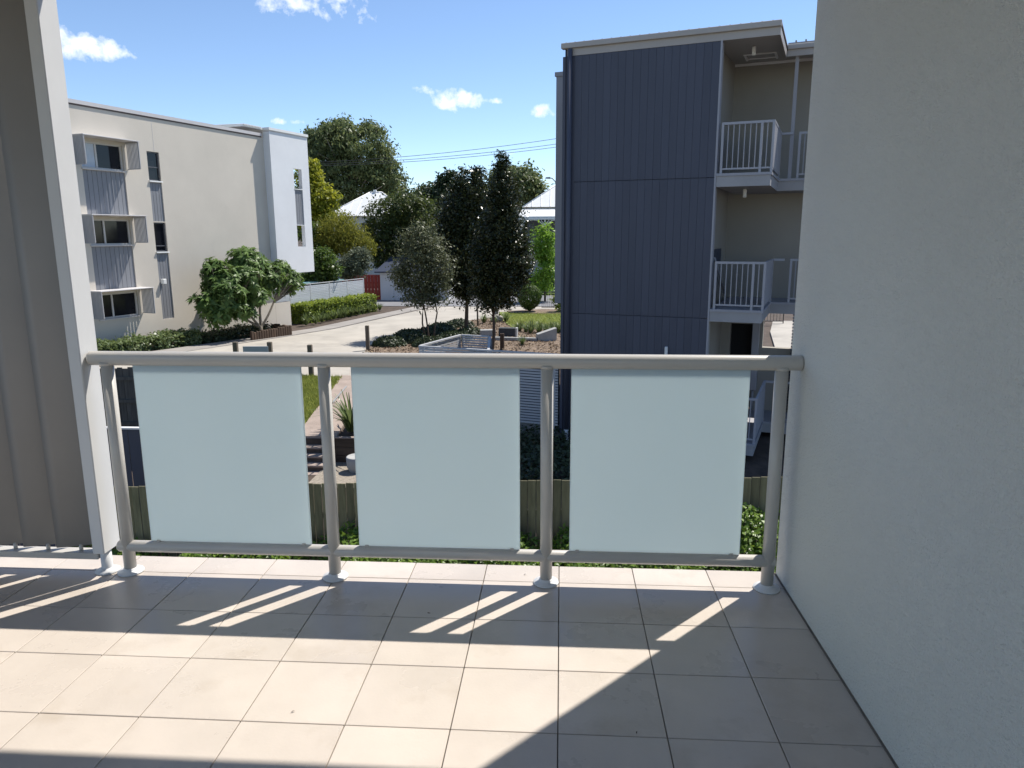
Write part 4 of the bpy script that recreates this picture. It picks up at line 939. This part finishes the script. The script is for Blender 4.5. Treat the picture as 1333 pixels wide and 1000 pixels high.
# ------------------------------------------------------------------ things along the far side
# pale slatted fence continuing from the cream block
pfn = empty('pale_fence', (*lbp(28.35, -1.45), -3.25), R(72)); tag(pfn, 'pale grey slatted fence behind the clipped hedge', 'fence')
slm = MB().box(0, 1.72, 0, .018, 0, .086).mesh('slat'); pom = MB().box(-.035, .035, -.01, .05, 0, 2.06).mesh('post')
for q in range(5):
    repeat('slat', slm, 'light_fence', pfn, [(.05 + 1.8 * q, 0, .12 + .094 * r_) for r_ in range(20)])
repeat('post', pom, 'slat_white', pfn, [(1.8 * q, 0, 0) for q in range(6)])
MB().box(0, 9.0, -.02, .05, 2.06, 2.10).build('top_rail', 'slat_white', pfn)
x, y = lbp(34.3, -3.2)
ts = MB().box(-2.2, 2.2, -.9, .9, 1.95, 2.02).build('shade_sail_roof', 'teal_sheet', None, (x, y, -3.2), R(72)); tag(ts, 'faded teal carport roof sheet behind the pale fence', 'roof')
MB().box(-2.1, -2.0, -.8, -.7, 0, 1.95).box(2.0, 2.1, -.8, -.7, 0, 1.95).box(-2.1, -2.0, .7, .8, 0, 1.95).box(2.0, 2.1, .7, .8, 0, 1.95).build('roof_posts', 'steel_grey', ts)
rd = empty('red_fence', (-16.2, 51.0, -3.2)); tag(rd, 'dark red ribbed metal fence beside the white garage', 'fence')
rs = MB().hexa([(0, 0, 0), (.24, 0, 0), (.03, -.03, 0), (.21, -.03, 0), (0, 0, 1.8), (.24, 0, 1.8), (.03, -.03, 1.8), (.21, -.03, 1.8)]).mesh('sheet')
repeat('sheet', rs, 'red_sheet', rd, [(.25 * q, 0, 0) for q in range(12)]); MB().box(0, 3.0, -.04, .03, 1.805, 1.85).build('top_rail', 'red_sheet', rd)
ga = empty('garage', (-13.15, 50.6, -3.2)); tag(ga, 'low white rendered garage with dark navy roof', 'garage')
MB().box(0, 5, 0, 4.5, 0, 2.02).build('wall', 'garage_white', ga); MB().box(.75, .95, -.05, -.002, .0, 2.0).build('pier', 'garage_white', ga)
MB().box(1.1, 3.6, -.04, -.005, .0, .92).box(1.1, 3.6, -.04, -.005, 1.32, 1.7).box(1.1, 1.2, -.04, -.005, .92, 1.32).build('garage_door', 'garage_white', ga)
gpn = MB().box(0, .3, -.02, -.006, .95, 1.30).mesh('pane'); repeat('pane', gpn, 'pane_dark', ga, [(1.26 + .4 * q, 0, 0) for q in range(6)])
MB().hexa([(-.3, -.4, 2.03), (5.3, -.4, 2.03), (-.3, 4.9, 2.03), (5.3, 4.9, 2.03), (-.3, -.4, 2.12), (5.3, -.4, 2.12), (-.3, 4.9, 3.0), (5.3, 4.9, 3.0)]).build('roof', 'roof_navy', ga)

def hip_roof(x0, x1, y0, y1, z0, z1, ridge=.35):
    mb = MB(); cy = (y0 + y1) / 2; dx = (x1 - x0) * (1 - ridge) / 2
    v = [(x0, y0, z0), (x1, y0, z0), (x1, y1, z0), (x0, y1, z0), (x0 + dx, cy, z1), (x1 - dx, cy, z1)]
    mb.add(v, [(0, 1, 5, 4), (1, 2, 5), (2, 3, 4, 5), (3, 0, 4), (3, 2, 1, 0)])
    return mb, v
def house(name, loc, label, x0, x1, d, wall_z, ridge_z, ridge, ver=None):
    h = empty(name, loc); tag(h, label, 'house')
    MB().box(x0 + .4, x1 - .4, .5, d - .5, 0, wall_z).build('wall', 'weatherboard', h)
    mb, v = hip_roof(x0, x1, 0, d, wall_z, ridge_z, ridge); rfo = mb.build('roof', 'roof_white', h)
    rb_ = MB(); n = int((x1 - x0) / .76); a, b, c, e = Vector(v[0]), Vector(v[1]), Vector(v[5]), Vector(v[4])
    for q in range(1, n):
        t = q / n; x = x0 + (x1 - x0) * t
        tl = cl((x - x0) / (e.x - x0)) if x < e.x else (cl((x1 - x) / (x1 - c.x)) if x > c.x else 1)
        y1_ = e.y * tl; z1_ = wall_z + (ridge_z - wall_z) * tl
        rb_.tube([(x, .0, wall_z + .03), (x, y1_, z1_ + .03)], .03, 4, False)
    rb_.tube([v[0], v[4]], .07, 5); rb_.tube([v[1], v[5]], .07, 5); rb_.tube([v[4], v[5]], .08, 5)
    rb_.build('roof_seams', 'roof_white', rfo)
    for q in range(3):
        w = MB().box(x0 + 1.2 + q * 2.4, x0 + 2.3 + q * 2.4, .42, .49, wall_z - 1.9, wall_z - .6).build('window', 'white_paint', h)
        MB().box(x0 + 1.28 + q * 2.4, x0 + 2.22 + q * 2.4, .40, .418, wall_z - 1.82, wall_z - .68).build('pane', 'pane_dark', w)
    return h
h1 = house('white_roof_house', (-19.6, 72, -3.2), 'house with white hipped metal roof showing above the trees', -4.4, 4.6, 8, 6.6, 9.1, .14)
MB().bbox(-.15, .15, 3.85, 4.15, 9.05, 9.35, .03).build('roof_vent', 'roof_white', h1)
h2 = house('verandah_house', (2.2, 63.2, -3.2), 'white roofed house with lacy verandah across the street', -5.6, 6.4, 9, 7.05, 10.2, .25)
MB().hexa([(-5.9, -1.9, 6.1), (6.5, -1.9, 6.1), (-5.6, .1, 6.8), (6.4, .1, 6.8), (-5.9, -1.9, 6.2), (6.5, -1.9, 6.2), (-5.6, .1, 6.9), (6.4, .1, 6.9)]).build('verandah_roof', 'roof_white', h2)
MB().box(-5.9, 6.5, -1.95, -1.86, 5.93, 6.09).build('verandah_fascia', 'white_paint', h2)
MB().box(-5.8, 6.4, -1.9, .5, 3.0, 3.2).build('verandah_floor', 'weatherboard', h2)
vpm = MB().box(-.06, .06, -1.84, -1.72, 0, 5.93).mesh('verandah_post'); repeat('verandah_post', vpm, 'white_paint', h2, [(-5.6 + 2.0 * q, 0, 0) for q in range(7)])
bkm = MB()
for sx in (-1, 1):
    bkm.tube([(sx * .06, -1.78, 5.1), (sx * .2, -1.78, 5.55), (sx * .55, -1.78, 5.85), (sx * .98, -1.78, 5.9)], .045, 6)
    bkm.tube([(sx * .06, -1.78, 5.55), (sx * .35, -1.78, 5.9)], .035, 5)
bkm = bkm.mesh('bracket'); repeat('bracket', bkm, 'white_paint', h2, [(-5.6 + 2.0 * q, 0, 0) for q in range(7)])
MB().box(-5.8, 6.4, -1.82, -1.76, 4.05, 4.13).build('verandah_rail', 'white_paint', h2)
MB().box(-5.2, 6.0, .38, .39, 3.2, 5.9).build('verandah_shade_sheet', 'dark_frame', h2)  # dark sheet before the pale wall: verandah shade put into its colour
lw = MB().box(-16, 16, 0, .25, 0, 1.75).build('front_wall', 'garage_white', None, (2, 61.8, -3.1)); tag(lw, 'pale front garden wall across the street', 'wall')
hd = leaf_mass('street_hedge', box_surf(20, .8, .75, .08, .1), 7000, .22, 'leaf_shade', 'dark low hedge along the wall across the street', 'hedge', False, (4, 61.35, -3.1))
# pool style fence at the street end of the lawn
pfc = empty('steel_fence', (-1.2, 44.6, -3.2)); tag(pfc, 'thin grey vertical bar fence behind the ball shrub', 'fence')
br = MB().box(-.011, .011, -.011, .011, .08, 1.15).mesh('bar'); repeat('bar', br, 'black_steel', pfc, [(.125 * q, 0, 0) for q in range(100)])
MB().box(-.03, 12.5, -.02, .02, .10, .14).build('rail', 'black_steel', pfc); MB().box(-.03, 12.5, -.02, .02, 1.06, 1.10).build('rail', 'black_steel', pfc)
gt = empty('side_gate', (10.6, 36.4, -3.1)); tag(gt, 'open thin black metal gate beside the path beyond the opening', 'gate')
MB().box(0, .04, -.02, .02, 0, 1.2).box(.96, 1.0, -.02, .02, 0, 1.2).box(.04, .96, -.02, .02, .1, .14).box(.04, .96, -.02, .02, 1.1, 1.14).build('gate_frame', 'black_steel', gt)
gbm = MB().box(-.008, .008, -.008, .008, .14, 1.1).mesh('bar'); repeat('bar', gbm, 'black_steel', gt, [(.16 * q, 0, 0) for q in range(1, 6)])

# street lamp, wires
sp = empty('street_lamp', (-.45, 56.3, -3.2)); tag(sp, 'grey street lamp with curved arm beside the house', 'lamp')
MB().tube([(0, 0, 0), (0, 0, 8.3), (-.05, 0, 8.7), (-.3, 0, 8.95), (-.5, 0, 8.98)], [.09, .06, .05, .045, .04], 8).build('pole', 'steel_grey', sp)
MB().hexa([(-.85, -.1, 8.93), (-.45, -.1, 8.9), (-.85, .1, 8.93), (-.45, .1, 8.9), (-.8, -.07, 9.03), (-.45, -.07, 9.06), (-.8, .07, 9.03), (-.45, .07, 9.06)]).build('lamp_head', 'steel_grey', sp)
for (za, zb, dy), lb_ in zip(((8.81, 10.32, 0), (8.59, 9.90, .6), (8.45, 9.69, 1.2)), ('uppermost thin power line crossing the sky above the trees', 'middle thin power line crossing the sky above the trees', 'lowest thin power line crossing the sky above the trees')):
    pts = []
    for q in range(25):
        x = -46 + 70 * q / 24; t = (x + 15.96) / 15.25
        pts.append((x, 70 + dy, za + (zb - za) * t + .0022 * (x + 15.96) * (x + .7)))
    tag(MB().tube(pts, .022, 5).build('power_line', 'wire'), lb_, 'cable', 'power lines')
